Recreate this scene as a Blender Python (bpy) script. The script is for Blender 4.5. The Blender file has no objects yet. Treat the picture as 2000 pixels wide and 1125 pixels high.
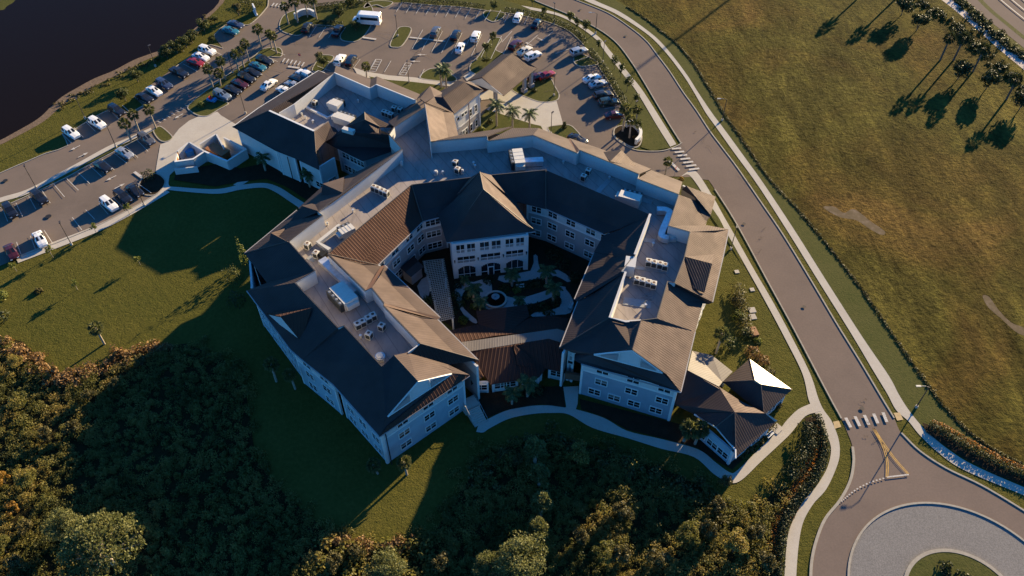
import bpy, bmesh, math, random
import numpy as np
from mathutils import Vector, Matrix
R = math.radians
random.seed(7); rng = np.random.default_rng(7)
scn = bpy.context.scene
COL = scn.collection

# ------------------------------------------------------------------ camera
CAM_H, CAM_F, CAM_P = 110.0, 1600.0, R(47.5)      # height m, focal length in photo pixels, pitch below the horizon
cam = bpy.data.objects.new("camera", bpy.data.cameras.new("camera"))
COL.objects.link(cam)
cam.location = (0, 0, CAM_H)
cam.rotation_euler = (R(90) - CAM_P, 0, 0)
cam.data.sensor_width = 36; cam.data.lens = 36 * CAM_F / 2000
cam.data.clip_start = 1; cam.data.clip_end = 6000
scn.camera = cam

# ------------------------------------------------------------------ sky and sun
SUN_EL, SUN_AZ = R(14.3), R(40)                   # azimuth clockwise from +Y
w = bpy.data.worlds.new("World"); scn.world = w; w.use_nodes = True
nt = w.node_tree; bg = nt.nodes["Background"]
sky = nt.nodes.new("ShaderNodeTexSky"); sky.sky_type = 'NISHITA'; sky.sun_disc = False
sky.sun_elevation = SUN_EL; sky.sun_rotation = SUN_AZ
sky.air_density = 1.0; sky.dust_density = 0.0; sky.ozone_density = 10.0
tint = nt.nodes.new("ShaderNodeMix"); tint.data_type = 'RGBA'; tint.blend_type = 'MULTIPLY'; tint.inputs["Factor"].default_value = 1
tint.inputs["B"].default_value = (.65, .895, .84, 1)               # cool white balance of the sky light
nt.links.new(sky.outputs[0], tint.inputs["A"]); nt.links.new(tint.outputs["Result"], bg.inputs[0]); bg.inputs[1].default_value = 0.09
sun = bpy.data.objects.new("sun", bpy.data.lights.new("sun", 'SUN')); COL.objects.link(sun)
sun.data.energy = 4.6; sun.data.angle = R(0.5); sun.data.color = (1.0, 0.79, 0.47)
sun.rotation_euler = (R(90) - SUN_EL, 0, math.pi - SUN_AZ)
sun.location = (60, 80, 150)
scn.view_settings.view_transform = 'Standard'; scn.view_settings.look = 'None'
scn.view_settings.gamma = 1; scn.view_settings.use_curve_mapping = False
scn.view_settings.exposure = 2.05

# ------------------------------------------------------------------ helpers
_s, _c = math.sin(CAM_P), math.cos(CAM_P)
def P(u, v, z=0.0):
    """survey point: photo pixel + height above ground -> world point"""
    dx = (u - 1000) / CAM_F; dy = (562.5 - v) / CAM_F
    t = (CAM_H - z) / (_s - dy * _c)
    return Vector((dx * t, (_c + dy * _s) * t, z))
def PL(pts, z=0.0):
    return [P(*p) if len(p) == 3 else P(p[0], p[1], z) for p in pts]
def xy(p, z): return Vector((p[0], p[1], z))

class MB:
    def __init__(s): s.v = []; s.f = []; s.uv = []; s.m = []
    def poly(s, pts, mi=0, uvs=None):
        b = len(s.v); pts = [Vector(p) for p in pts]; s.v += pts
        s.f.append(list(range(b, b + len(pts)))); s.m.append(mi)
        if uvs is None:
            n = Vector((0, 0, 0))
            for i in range(len(pts)):
                a, c = pts[i], pts[(i + 1) % len(pts)]
                n += Vector(((a.y - c.y) * (a.z + c.z), (a.z - c.z) * (a.x + c.x), (a.x - c.x) * (a.y + c.y)))
            if n.length < 1e-9: n = Vector((0, 0, 1))
            n.normalize()
            if abs(n.z) > .999: h = Vector((1, 0, 0))
            else: h = Vector((0, 0, 1)).cross(n).normalized()
            g = n.cross(h)
            uvs = [(p.dot(h), p.dot(g)) for p in pts]
        s.uv += list(uvs)
    def up(s, pts, mi=0):
        """polygon with its normal turned upward"""
        pts = [Vector(p) for p in pts]; a = 0
        for i in range(len(pts)):
            p, q = pts[i], pts[(i + 1) % len(pts)]; a += p.x * q.y - q.x * p.y
        s.poly(pts if a > 0 else pts[::-1], mi)
    def prism(s, pts, z0, z1, mi=0, mtop=None):
        pts = [Vector(p) for p in pts]; a = 0
        for i in range(len(pts)):
            p, q = pts[i], pts[(i + 1) % len(pts)]; a += p.x * q.y - q.x * p.y
        if a < 0: pts = pts[::-1]
        n = len(pts)
        s.poly([xy(p, z1) for p in pts], mi if mtop is None else mtop)
        s.poly([xy(p, z0) for p in pts[::-1]], mi)
        for i in range(n):
            p, q = pts[i], pts[(i + 1) % n]
            s.poly([xy(p, z0), xy(q, z0), xy(q, z1), xy(p, z1)], mi)
    def box(s, c, size, rz=0.0, mi=0, tilt=None):
        x, y, z = [d / 2 for d in size]
        M = Matrix.Rotation(rz, 3, 'Z')
        if tilt: M = M @ tilt
        c = Vector(c)
        k = [c + M @ Vector(q) for q in ((-x, -y, -z), (x, -y, -z), (x, y, -z), (-x, y, -z), (-x, -y, z), (x, -y, z), (x, y, z), (-x, y, z))]
        for f in ((3, 2, 1, 0), (4, 5, 6, 7), (0, 1, 5, 4), (1, 2, 6, 5), (2, 3, 7, 6), (3, 0, 4, 7)):
            s.poly([k[i] for i in f], mi)
    def tube(s, p0, p1, r0, r1=None, n=8, mi=0, cap=True):
        r1 = r0 if r1 is None else r1; p0 = Vector(p0); p1 = Vector(p1); d = (p1 - p0).normalized()
        a = d.orthogonal().normalized(); b = d.cross(a)
        A = [p0 + (a * math.cos(t) + b * math.sin(t)) * r0 for t in [2 * math.pi * i / n for i in range(n)]]
        B = [p1 + (a * math.cos(t) + b * math.sin(t)) * r1 for t in [2 * math.pi * i / n for i in range(n)]]
        for i in range(n):
            j = (i + 1) % n; s.poly([A[i], A[j], B[j], B[i]], mi)
        if cap:
            s.poly(B, mi); s.poly(A[::-1], mi)
    def mesh(s, name, mats, smooth=False):
        me = bpy.data.meshes.new(name)
        me.from_pydata([tuple(v) for v in s.v], [], s.f)
        if not isinstance(mats, (list, tuple)): mats = [mats]
        for m in mats: me.materials.append(m)
        me.polygons.foreach_set("material_index", s.m)
        uv = me.uv_layers.new(name="UVMap")
        uv.data.foreach_set("uv", [c for q in s.uv for c in q])
        if smooth: me.polygons.foreach_set("use_smooth", [True] * len(s.f))
        me.update(); return me
    def build(s, name, mats, parent=None, smooth=False, solid=0.0, label=None):
        o = bpy.data.objects.new(name, s.mesh(name, mats, smooth)); COL.objects.link(o)
        if parent: attach(o, parent)
        if solid:
            md = o.modifiers.new("thickness", 'SOLIDIFY'); md.thickness = solid; md.offset = -1
        if label: o['label'] = label
        return o
def attach(o, parent):
    o.parent = parent
    o.matrix_parent_inverse = Matrix.Translation(-Vector(parent.location)) if parent.rotation_euler.z == 0 else (Matrix.Translation(parent.location) @ Matrix.Rotation(parent.rotation_euler.z, 4, 'Z')).inverted()
def meshobj(name, me, parent=None, loc=(0, 0, 0), rz=0.0, sc=1.0):
    o = bpy.data.objects.new(name, me); COL.objects.link(o)
    o.location = loc; o.rotation_euler = (0, 0, rz); o.scale = (sc, sc, sc) if not isinstance(sc, tuple) else sc
    if parent: o.parent = parent
    return o
def thing(name, label, cat, loc=(0, 0, 0), rz=0.0, group=None, sc=1.0):
    o = bpy.data.objects.new(name, None); COL.objects.link(o); o.empty_display_size = .5
    o.location = loc; o.rotation_euler = (0, 0, rz); o.scale = (sc, sc, sc)
    o['label'] = label; o['category'] = cat
    if group: o['group'] = group
    return o
def tag(o, label, cat, group=None):
    o['label'] = label; o['category'] = cat
    if group: o['group'] = group
    return o
def struct(o, kind='structure'):
    o['kind'] = kind; return o
def spline(pts, n=6, closed=False):
    pts = [Vector(p) for p in pts]; out = []; N = len(pts)
    rngi = range(N if closed else N - 1)
    for i in rngi:
        p1, p2 = pts[i], pts[(i + 1) % N]
        p0 = pts[(i - 1) % N] if (closed or i > 0) else p1 * 2 - p2
        p3 = pts[(i + 2) % N] if (closed or i + 2 < N) else p2 * 2 - p1
        for k in range(n):
            t = k / n
            out.append(.5 * ((2 * p1) + (p2 - p0) * t + (2 * p0 - 5 * p1 + 4 * p2 - p3) * t * t + (3 * p1 - p0 - 3 * p2 + p3) * t ** 3))
    if not closed: out.append(pts[-1])
    return out

# ------------------------------------------------------------------ materials
def nodes(name):
    m = bpy.data.materials.new(name); m.use_nodes = True
    t = m.node_tree; return m, t, t.nodes["Principled BSDF"]
def N(t, kind, **k):
    n = t.nodes.new(kind)
    for a, v in k.items():
        if a.startswith('i_'): n.inputs[a[2:].replace('_', ' ')].default_value = v
        else: setattr(n, a, v)
    return n
def ramp(t, fac, stops):
    r = t.nodes.new("ShaderNodeValToRGB"); e = r.color_ramp.elements
    while len(e) < len(stops): e.new(.5)
    for el, (p, c) in zip(e, stops): el.position = p; el.color = (*c, 1)
    t.links.new(fac, r.inputs[0]); return r.outputs[0]
def bump(t, b, h, strength, dist):
    n = t.nodes.new("ShaderNodeBump"); n.inputs["Strength"].default_value = strength; n.inputs["Distance"].default_value = dist
    t.links.new(h, n.inputs["Height"]); t.links.new(n.outputs[0], b.inputs["Normal"]); return n
def coords(t, kind="Object"):
    return t.nodes.new("ShaderNodeTexCoord").outputs[kind]
def geo(t): return t.nodes.new("ShaderNodeNewGeometry").outputs["Position"]
def noise_mat(name, stops, scale=1.0, detail=6, rough=.9, bumps=None, spec=.05, metallic=0.0, src='pos', rough_noise=.6, stretch=None):
    m, t, b = nodes(name)
    v = geo(t) if src == 'pos' else coords(t, src)
    if stretch:
        mp = N(t, "ShaderNodeMapping"); mp.inputs["Scale"].default_value = stretch[:3]
        if len(stretch) > 3: mp.inputs["Rotation"].default_value = (0, 0, stretch[3])
        t.links.new(v, mp.inputs[0]); v = mp.outputs[0]
    n = N(t, "ShaderNodeTexNoise"); n.inputs["Scale"].default_value = scale; n.inputs["Detail"].default_value = detail; n.inputs["Roughness"].default_value = rough_noise
    t.links.new(v, n.inputs["Vector"])
    t.links.new(ramp(t, n.outputs[0], stops), b.inputs["Base Color"])
    b.inputs["Roughness"].default_value = rough; b.inputs["Specular IOR Level"].default_value = spec; b.inputs["Metallic"].default_value = metallic
    if bumps:
        sc, st, di = bumps
        n2 = N(t, "ShaderNodeTexNoise"); n2.inputs["Scale"].default_value = sc; n2.inputs["Detail"].default_value = 4
        t.links.new(v, n2.inputs["Vector"]); bump(t, b, n2.outputs[0], st, di)
    return m
def flat(name, col, rough=.6, spec=.3, metallic=0.0, var=.12, scale=2.0):
    c = Vector(col)
    return noise_mat(name, [(.3, c * (1 - var)), (.7, c * (1 + var))], scale, 3, rough, None, spec, metallic)

def mottled(name, stopsA, scA, stopsB, scB, mix=.5, rough=.9, bumps=None, spec=.03, stretch=None):
    m, t, b = nodes(name); v = geo(t)
    if stretch:
        mp = N(t, "ShaderNodeMapping"); mp.inputs["Scale"].default_value = stretch[:3]; mp.inputs["Rotation"].default_value = (0, 0, stretch[3])
        t.links.new(v, mp.inputs[0]); v = mp.outputs[0]
    outs = []
    for st, sc in ((stopsA, scA), (stopsB, scB)):
        n = N(t, "ShaderNodeTexNoise"); n.inputs["Scale"].default_value = sc; n.inputs["Detail"].default_value = 8; n.inputs["Roughness"].default_value = .65
        t.links.new(v, n.inputs["Vector"]); outs.append(ramp(t, n.outputs[0], st))
    mx = N(t, "ShaderNodeMix", data_type='RGBA'); mx.inputs["Factor"].default_value = mix
    t.links.new(outs[0], mx.inputs["A"]); t.links.new(outs[1], mx.inputs["B"]); t.links.new(mx.outputs["Result"], b.inputs["Base Color"])
    b.inputs["Roughness"].default_value = rough; b.inputs["Specular IOR Level"].default_value = spec
    if bumps:
        hsum = None
        for sc, k in bumps[0]:
            n2 = N(t, "ShaderNodeTexNoise"); n2.inputs["Scale"].default_value = sc; n2.inputs["Detail"].default_value = 5; n2.inputs["Roughness"].default_value = .7
            t.links.new(v, n2.inputs["Vector"])
            ml = N(t, "ShaderNodeMath", operation='MULTIPLY'); ml.inputs[1].default_value = k; t.links.new(n2.outputs[0], ml.inputs[0])
            if hsum is None: hsum = ml.outputs[0]
            else:
                ad = N(t, "ShaderNodeMath", operation='ADD'); t.links.new(hsum, ad.inputs[0]); t.links.new(ml.outputs[0], ad.inputs[1]); hsum = ad.outputs[0]
        bump(t, b, hsum, bumps[1], bumps[2])
    return m
M = {}
M['lawn'] = mottled('lawn_grass', [(.3, (.042, .047, .009)), (.5, (.068, .061, .012)), (.68, (.105, .085, .020))], .045, [(.25, (.028, .033, .007)), (.5, (.066, .062, .013)), (.8, (.12, .098, .024))], 1.6, .55, bumps=([(3.2, .5), (.5, .6)], .9, .35))
M['verge'] = mottled('verge_grass', [(.3, (.045, .052, .012)), (.7, (.075, .070, .022))], .12, [(.25, (.03, .038, .010)), (.5, (.062, .062, .018)), (.8, (.10, .085, .03))], 1.8, .5, bumps=([(3.2, .4)], .7, .25))
m, t, b = nodes('field_grass'); v = geo(t)
def _fn(scale, detail=6, rough=.6, st=None, dist=0.0):
    n = N(t, "ShaderNodeTexNoise"); n.inputs["Scale"].default_value = scale; n.inputs["Detail"].default_value = detail; n.inputs["Roughness"].default_value = rough; n.inputs["Distortion"].default_value = dist
    if st:
        mp = N(t, "ShaderNodeMapping"); mp.inputs["Scale"].default_value = st[:3]; mp.inputs["Rotation"].default_value = (0, 0, st[3]); t.links.new(v, mp.inputs[0]); t.links.new(mp.outputs[0], n.inputs["Vector"])
    else: t.links.new(v, n.inputs["Vector"])
    return n.outputs[0]
big = ramp(t, _fn(.030, 5, .6, None, .6), [(.30, (.098, .064, .020)), (.42, (.080, .060, .016)), (.54, (.070, .062, .015)), (.68, (.108, .092, .024))])
strk = ramp(t, _fn(.16, 8, .72, (1, .28, 1, R(52)), .4), [(.30, (.22, .19, .15)), (.48, (.78, .74, .70)), (.70, (1.6, 1.5, 1.3))])
fine = ramp(t, _fn(.75, 10, .78, None, .5), [(.34, (.22, .22, .22)), (.48, (.85, .84, .82)), (.60, (1.25, 1.2, 1.05)), (.72, (1.9, 1.85, 1.4))])
m1 = N(t, "ShaderNodeMix", data_type='RGBA', blend_type='MULTIPLY'); m1.inputs["Factor"].default_value = .8; t.links.new(big, m1.inputs["A"]); t.links.new(strk, m1.inputs["B"])
m2 = N(t, "ShaderNodeMix", data_type='RGBA', blend_type='MULTIPLY'); m2.inputs["Factor"].default_value = .85; t.links.new(m1.outputs["Result"], m2.inputs["A"]); t.links.new(fine, m2.inputs["B"])
t.links.new(m2.outputs["Result"], b.inputs["Base Color"]); b.inputs["Roughness"].default_value = .95; b.inputs["Specular IOR Level"].default_value = .02
ad = N(t, "ShaderNodeMath", operation='ADD'); t.links.new(_fn(1.3, 6, .7), ad.inputs[0]); t.links.new(_fn(.3, 6, .65, (1, .5, 1, R(52))), ad.inputs[1]); bump(t, b, ad.outputs[0], .7, .6)
M['field'] = m
M['asphalt'] = mottled('asphalt_worn', [(.3, (.112, .085, .067)), (.5, (.142, .108, .085)), (.7, (.164, .123, .096))], .09, [(.3, (.11, .088, .076)), (.7, (.172, .129, .108))], 3.5, .4, rough=.95, spec=.03, bumps=([(14, .4)], .25, .03))
M['lot'] = mottled('asphalt_lot', [(.28, (.098, .077, .062)), (.5, (.140, .108, .086)), (.72, (.168, .125, .098))], .1, [(.3, (.10, .082, .072)), (.7, (.16, .128, .108))], 5, .35, rough=.95, spec=.03, bumps=([(12, .4)], .25, .03))
M['concrete'] = mottled('concrete_pale', [(.3, (.33, .29, .24)), (.7, (.41, .37, .31))], .25, [(.3, (.30, .27, .23)), (.7, (.42, .38, .32))], 4, .4, rough=.9, spec=.05)
M['kerb'] = flat('kerb_concrete', (.27, .24, .195), .9, .1)
M['paint'] = noise_mat('road_paint_white', [(.35, (.27, .25, .225)), (.6, (.46, .43, .39))], 5, 6, .8)
M['ypaint'] = noise_mat('road_paint_yellow', [(.35, (.36, .22, .06)), (.6, (.50, .31, .09))], 3, 4, .8)
M['tactile'] = flat('tactile_yellow', (.36, .26, .13), .9)
M['mulch'] = mottled('mulch_bed', [(.3, (.020, .012, .008)), (.7, (.05, .028, .018))], .6, [(.3, (.012, .010, .006)), (.7, (.04, .03, .015))], 5, .5, bumps=([(6, .5)], .8, .2))
M['sand'] = mottled('bank_sand', [(.3, (.11, .075, .05)), (.7, (.17, .12, .085))], .4, [(.3, (.07, .05, .03)), (.7, (.18, .13, .09))], 2, .5, bumps=([(2, .5)], .6, .2))
M['bare'] = mottled('bare_earth', [(.3, (.11, .080, .050)), (.7, (.16, .118, .08))], .4, [(.35, (.055, .045, .018)), (.5, (.085, .062, .03)), (.72, (.19, .145, .11))], .9, .5)
M['apron'] = mottled('apron_stone', [(.3, (.15, .138, .128)), (.7, (.185, .17, .158))], .3, [(.3, (.08, .076, .07)), (.5, (.155, .145, .135)), (.7, (.24, .225, .205))], 5.5, .6, bumps=([(6, .5)], .5, .05))
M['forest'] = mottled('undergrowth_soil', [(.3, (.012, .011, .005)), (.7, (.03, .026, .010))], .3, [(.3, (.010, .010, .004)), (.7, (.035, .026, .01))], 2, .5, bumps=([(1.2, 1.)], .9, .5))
m, t, b = nodes('pond_water'); b.inputs["Base Color"].default_value = (.0075, .0048, .0036, 1); b.inputs["Roughness"].default_value = .3; b.inputs["Specular IOR Level"].default_value = .02
n = N(t, "ShaderNodeTexNoise"); n.inputs["Scale"].default_value = 1.4; t.links.new(geo(t), n.inputs["Vector"]); bump(t, b, n.outputs[0], .15, .05); M['water'] = m
m, t, b = nodes('canal_water'); b.inputs["Base Color"].default_value = (.36, .30, .26, 1); b.inputs["Roughness"].default_value = .8; b.inputs["Specular IOR Level"].default_value = .05
n = N(t, "ShaderNodeTexNoise"); n.inputs["Scale"].default_value = .5; t.links.new(geo(t), n.inputs["Vector"]); bump(t, b, n.outputs[0], .2, .1); M['canal'] = m

m, t, b = nodes('window_blind'); b.inputs["Base Color"].default_value = (.13, .125, .11, 1); b.inputs["Roughness"].default_value = .25; M['blind'] = m
# standing-seam roof metal: ribs run up the slope, made from the face UVs
def seam(name, col, rough=.46, metallic=.25, pitch=.52, spec=.5, strength=.85):
    m, t, b = nodes(name)
    uv = t.nodes.new("ShaderNodeUVMap")
    sp = N(t, "ShaderNodeSeparateXYZ"); t.links.new(uv.outputs[0], sp.inputs[0])
    dv = N(t, "ShaderNodeMath", operation='DIVIDE'); dv.inputs[1].default_value = pitch; t.links.new(sp.outputs[0], dv.inputs[0])
    fr = N(t, "ShaderNodeMath", operation='FRACT'); t.links.new(dv.outputs[0], fr.inputs[0])
    tri = N(t, "ShaderNodeMath", operation='PINGPONG'); tri.inputs[1].default_value = .5; t.links.new(fr.outputs[0], tri.inputs[0])
    mr = N(t, "ShaderNodeMapRange", interpolation_type='SMOOTHSTEP'); mr.inputs["From Min"].default_value = .30; mr.inputs["From Max"].default_value = .5
    t.links.new(tri.outputs[0], mr.inputs["Value"])
    n = N(t, "ShaderNodeTexNoise"); n.inputs["Scale"].default_value = .22; n.inputs["Detail"].default_value = 6; t.links.new(geo(t), n.inputs["Vector"])
    c = Vector(col)
    base = ramp(t, n.outputs[0], [(.3, c * .86), (.7, c * 1.12)])
    t.links.new(base, b.inputs["Base Color"])
    b.inputs["Metallic"].default_value = metallic; b.inputs["Specular IOR Level"].default_value = spec
    n3 = N(t, "ShaderNodeTexNoise"); n3.inputs["Scale"].default_value = .6; t.links.new(geo(t), n3.inputs["Vector"])
    rr = N(t, "ShaderNodeMapRange"); rr.inputs["To Min"].default_value = rough - .07; rr.inputs["To Max"].default_value = rough + .08
    t.links.new(n3.outputs[0], rr.inputs["Value"]); t.links.new(rr.outputs[0], b.inputs["Roughness"])
    bump(t, b, mr.outputs[0], strength, .09)
    return m
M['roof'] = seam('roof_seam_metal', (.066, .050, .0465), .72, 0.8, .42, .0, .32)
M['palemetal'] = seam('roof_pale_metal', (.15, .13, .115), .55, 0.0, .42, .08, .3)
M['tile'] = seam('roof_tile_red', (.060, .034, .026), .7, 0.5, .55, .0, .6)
M['glareroof'] = seam('roof_glare_metal', (.30, .265, .235), .42, .9, .42, .5, .12)  # paler copy of the roof metal; sun glare put into its colour and gloss
M['membrane'] = mottled('roof_membrane', [(.3, (.18, .155, .14)), (.5, (.26, .22, .20)), (.7, (.31, .265, .24))], .16, [(.3, (.13, .115, .105)), (.5, (.26, .225, .205)), (.75, (.33, .29, .26))], .8, .5, rough=.8, bumps=([(1.1, .4)], .2, .05), stretch=(1, .25, 1, R(-20)))
M['stucco'] = mottled('wall_white_stucco', [(.3, (.40, .39, .365)), (.7, (.48, .465, .44))], .3, [(.3, (.38, .365, .35)), (.7, (.49, .475, .45))], 2, .4, rough=.85)
def siding(name, col, pitch=.2):
    m, t, b = nodes(name)
    sp = N(t, "ShaderNodeSeparateXYZ"); t.links.new(geo(t), sp.inputs[0])
    dv = N(t, "ShaderNodeMath", operation='DIVIDE'); dv.inputs[1].default_value = pitch; t.links.new(sp.outputs[2], dv.inputs[0])
    fr = N(t, "ShaderNodeMath", operation='FRACT'); t.links.new(dv.outputs[0], fr.inputs[0])
    n = N(t, "ShaderNodeTexNoise"); n.inputs["Scale"].default_value = .5; n.inputs["Detail"].default_value = 5; t.links.new(geo(t), n.inputs["Vector"])
    c = Vector(col); t.links.new(ramp(t, n.outputs[0], [(.3, c * .9), (.7, c * 1.1)]), b.inputs["Base Color"])
    b.inputs["Roughness"].default_value = .8; bump(t, b, fr.outputs[0], .5, .03); return m
M['siding'] = siding('wall_grey_siding', (.25, .23, .225))
M['wallblue'] = siding('wall_pale_siding', (.27, .33, .36))
M['trim'] = flat('trim_white', (.55, .535, .505), .6, .3, 0, .06)
M['brown'] = flat('trim_brown', (.10, .05, .03), .7)
M['soffit'] = flat('fascia_dark', (.05, .04, .035), .6)
M['wood'] = noise_mat('timber_stained', [(.3, (.16, .062, .022)), (.7, (.26, .11, .045))], 1.2, 5, .7, None, .3, 0, 'pos', .6, (1, 8, 1, .6))
# sheet seams across the roof membrane
m = M['membrane']; t = m.node_tree; b = t.nodes["Principled BSDF"]; src = b.inputs["Base Color"].links[0].from_socket
mp = N(t, "ShaderNodeMapping"); mp.inputs["Rotation"].default_value = (0, 0, R(-32)); t.links.new(geo(t), mp.inputs[0]); sp = N(t, "ShaderNodeSeparateXYZ"); t.links.new(mp.outputs[0], sp.inputs[0])
dv = N(t, "ShaderNodeMath", operation='DIVIDE'); dv.inputs[1].default_value = 1.9; t.links.new(sp.outputs[0], dv.inputs[0]); fr = N(t, "ShaderNodeMath", operation='FRACT'); t.links.new(dv.outputs[0], fr.inputs[0])
ln = N(t, "ShaderNodeMath", operation='LESS_THAN'); ln.inputs[1].default_value = .07; t.links.new(fr.outputs[0], ln.inputs[0])
sc_ = N(t, "ShaderNodeMath", operation='MULTIPLY'); sc_.inputs[1].default_value = .5; t.links.new(ln.outputs[0], sc_.inputs[0])
mx = N(t, "ShaderNodeMix", data_type='RGBA'); mx.inputs["B"].default_value = (.10, .085, .08, 1); t.links.new(sc_.outputs[0], mx.inputs["Factor"]); t.links.new(src, mx.inputs["A"]); t.links.new(mx.outputs["Result"], b.inputs["Base Color"])
m, t, b = nodes('window_glass'); b.inputs["Base Color"].default_value = (.012, .016, .018, 1); b.inputs["Roughness"].default_value = .08; b.inputs["Specular IOR Level"].default_value = .6; M['glass'] = m
m, t, b = nodes('car_glass'); b.inputs["Base Color"].default_value = (.012, .014, .018, 1); b.inputs["Roughness"].default_value = .05; M['cglass'] = m
M['metalw'] = flat('unit_white_metal', (.50, .465, .40), .5, .4, 0, .07, 3)
M['metalg'] = flat('unit_grey_metal', (.24, .24, .235), .45, .5, .2, .12, 3)
M['galv'] = noise_mat('duct_galvanised', [(.3, (.42, .42, .42)), (.7, (.60, .60, .60))], 1.5, 3, .35, None, .5, .55)
M['coil'] = flat('coil_dark', (.028, .03, .03), .6, .3, 0, .3, 8)
M['black'] = flat('black_matt', (.012, .012, .012), .6)
M['pole'] = flat('pole_dark_bronze', (.045, .035, .028), .5, .4)
M['tyre'] = flat('tyre_rubber', (.012, .012, .012), .85)
M['rim'] = flat('wheel_alloy', (.35, .35, .36), .35, .5, .6)
M['red'] = flat('sign_red', (.45, .03, .02), .5)
M['blue'] = flat('blue_plastic', (.03, .20, .42), .45)
M['orange'] = flat('orange_flowers', (.50, .13, .02), .8)
m, t, b = nodes('lamp_red'); b.inputs["Base Color"].default_value = (.4, .02, .015, 1); b.inputs["Roughness"].default_value = .2; M['tail'] = m
m, t, b = nodes('lamp_clear'); b.inputs["Base Color"].default_value = (.7, .7, .68, 1); b.inputs["Roughness"].default_value = .12; M['head'] = m
# ================================================================== GROUND
_layer = [0.0]
def sheet(name, pts, mat, smooth=0, closed=True, z=None, kind='structure', dens=None):
    if z is None: _layer[0] += .004; z = _layer[0]
    q = PL(pts)
    if smooth: q = spline(q, smooth, True)
    mb = MB(); mb.up([xy(p, z) for p in q]); o = mb.build(name, mat); struct(o, kind); return o
def band(name, left, right, mat, n=6):
    """strip between two measured edge lines"""
    _layer[0] += .004; z = _layer[0]
    L = spline(PL(left), n); Rr = spline(PL(right), n)
    mb = MB(); mb.up([xy(p, z) for p in L + Rr[::-1]]); return struct(mb.build(name, mat))
def strip(mb, pts, wd, z0, z1, closed=False, mi=0):
    n = len(pts); off = []
    for i in range(n):
        a = pts[i - 1] if (i > 0 or closed) else pts[i]; c = pts[(i + 1) % n] if (i < n - 1 or closed) else pts[i]
        d = Vector((c.x - a.x, c.y - a.y, 0)); d = d.normalized() if d.length > 1e-6 else Vector((1, 0, 0))
        off.append(Vector((-d.y, d.x, 0)) * wd / 2)
    for i in range(n if closed else n - 1):
        j = (i + 1) % n
        a, b_, c, d = pts[i] - off[i], pts[j] - off[j], pts[j] + off[j], pts[i] + off[i]
        mb.poly([xy(a, z1), xy(b_, z1), xy(c, z1), xy(d, z1)], mi)
        mb.poly([xy(a, z0), xy(b_, z0), xy(b_, z1), xy(a, z1)], mi)
        mb.poly([xy(c, z0), xy(d, z0), xy(d, z1), xy(c, z1)], mi)
    if not closed:
        for i, sgn in ((0, 1), (n - 1, -1)):
            a, d = pts[i] - off[i], pts[i] + off[i]
            q = [xy(a, z0), xy(a, z1), xy(d, z1), xy(d, z0)]
            mb.poly(q if sgn > 0 else q[::-1], mi)
def kerb(pts, closed=False, n=5, wd=.22, h=.15, mat='kerb'):
    q = spline(PL(pts), n, closed); mb = MB(); strip(mb, q, wd, 0, h, closed); return struct(mb.build('kerb', M[mat]))
def island(pts, mat='verge', n=5, h=.13):
    q = spline(PL(pts), n, True); mb = MB(); mb.prism(q, 0, h); struct(mb.build('planted_island', M[mat]))
    mb = MB(); strip(mb, q, .24, 0, h + .03, True); struct(mb.build('kerb', M['kerb']))

mb = MB(); mb.poly([(-900, -500, 0), (900, -500, 0), (900, 1600, 0), (-900, 1600, 0)]); struct(mb.build('ground', M['lawn']))

# rough field beyond the street
FIELD = [(1190, -20), (1225, 12), (1262, 36), (1292, 60), (1322, 84), (1352, 120), (1385, 172), (1415, 222), (1450, 272), (1500, 345), (1560, 410), (1610, 470), (1680, 560), (1735, 640), (1790, 720), (1850, 800), (1930, 870), (2060, 935), (2300, 700), (2300, 380), (2060, 160), (1930, 55), (1800, -60), (1500, -80), (1200, -60)]
sheet('field', FIELD, M['field'], 3)
sheet('earth_patch', [(1608, 405), (1630, 404), (1648, 416), (1665, 408), (1680, 416), (1700, 432), (1728, 452), (1722, 459), (1700, 448), (1672, 430), (1640, 424)], M['bare'], 4)
sheet('earth_patch', [(1919, 578), (1932, 580), (1950, 605), (1975, 630), (2000, 640), (2030, 660), (1990, 652), (1955, 622), (1930, 600)], M['bare'], 4)
# canal and highway at the far corner
band('canal', [(1795, -30), (1850, 8), (1900, 50), (1950, 95), (2010, 145), (2080, 205)], [(1822, -30), (1862, 2), (1908, 40), (1960, 84), (2010, 122), (2080, 180)], M['canal'])
band('highway', [(1850, -40), (1905, 18), (1965, 66), (2010, 102), (2080, 160)], [(1965, -40), (2010, 0), (2050, 30), (2100, 70), (2160, 110)], M['asphalt'])
band('road_shoulder', [(1875, -40), (1921, 12), (1978, 60), (2025, 98), (2090, 150)], [(1885, -40), (1931, 12), (1986, 58), (2033, 96), (2095, 146)], M['verge'])

# pond
POND = [(-200, 330), (-40, 288), (0, 274), (30, 258), (62, 240), (82, 226), (100, 208), (120, 190), (150, 172), (185, 153), (222, 138), (262, 117), (300, 103), (330, 92), (360, 72), (392, 45), (402, 30), (420, 14), (430, -10), (420, -80), (200, -90), (-300, -20)]
sheet('pond_bank', [(-200, 345), (-40, 296), (0, 283), (34, 266), (66, 249), (90, 234), (112, 215), (134, 198), (165, 180), (200, 160), (240, 142), (275, 122), (310, 108), (338, 97), (370, 76), (398, 50), (410, 32), (428, 14), (440, -10), (430, -90), (200, -100), (-320, -20)], M['sand'], 4)
sheet('pond', POND, M['water'], 4)
sheet('pond_bank', [(-60, 10), (0, 20), (14, 12), (30, 0), (36, -30), (-80, -40)], M['verge'], 4)

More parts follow.
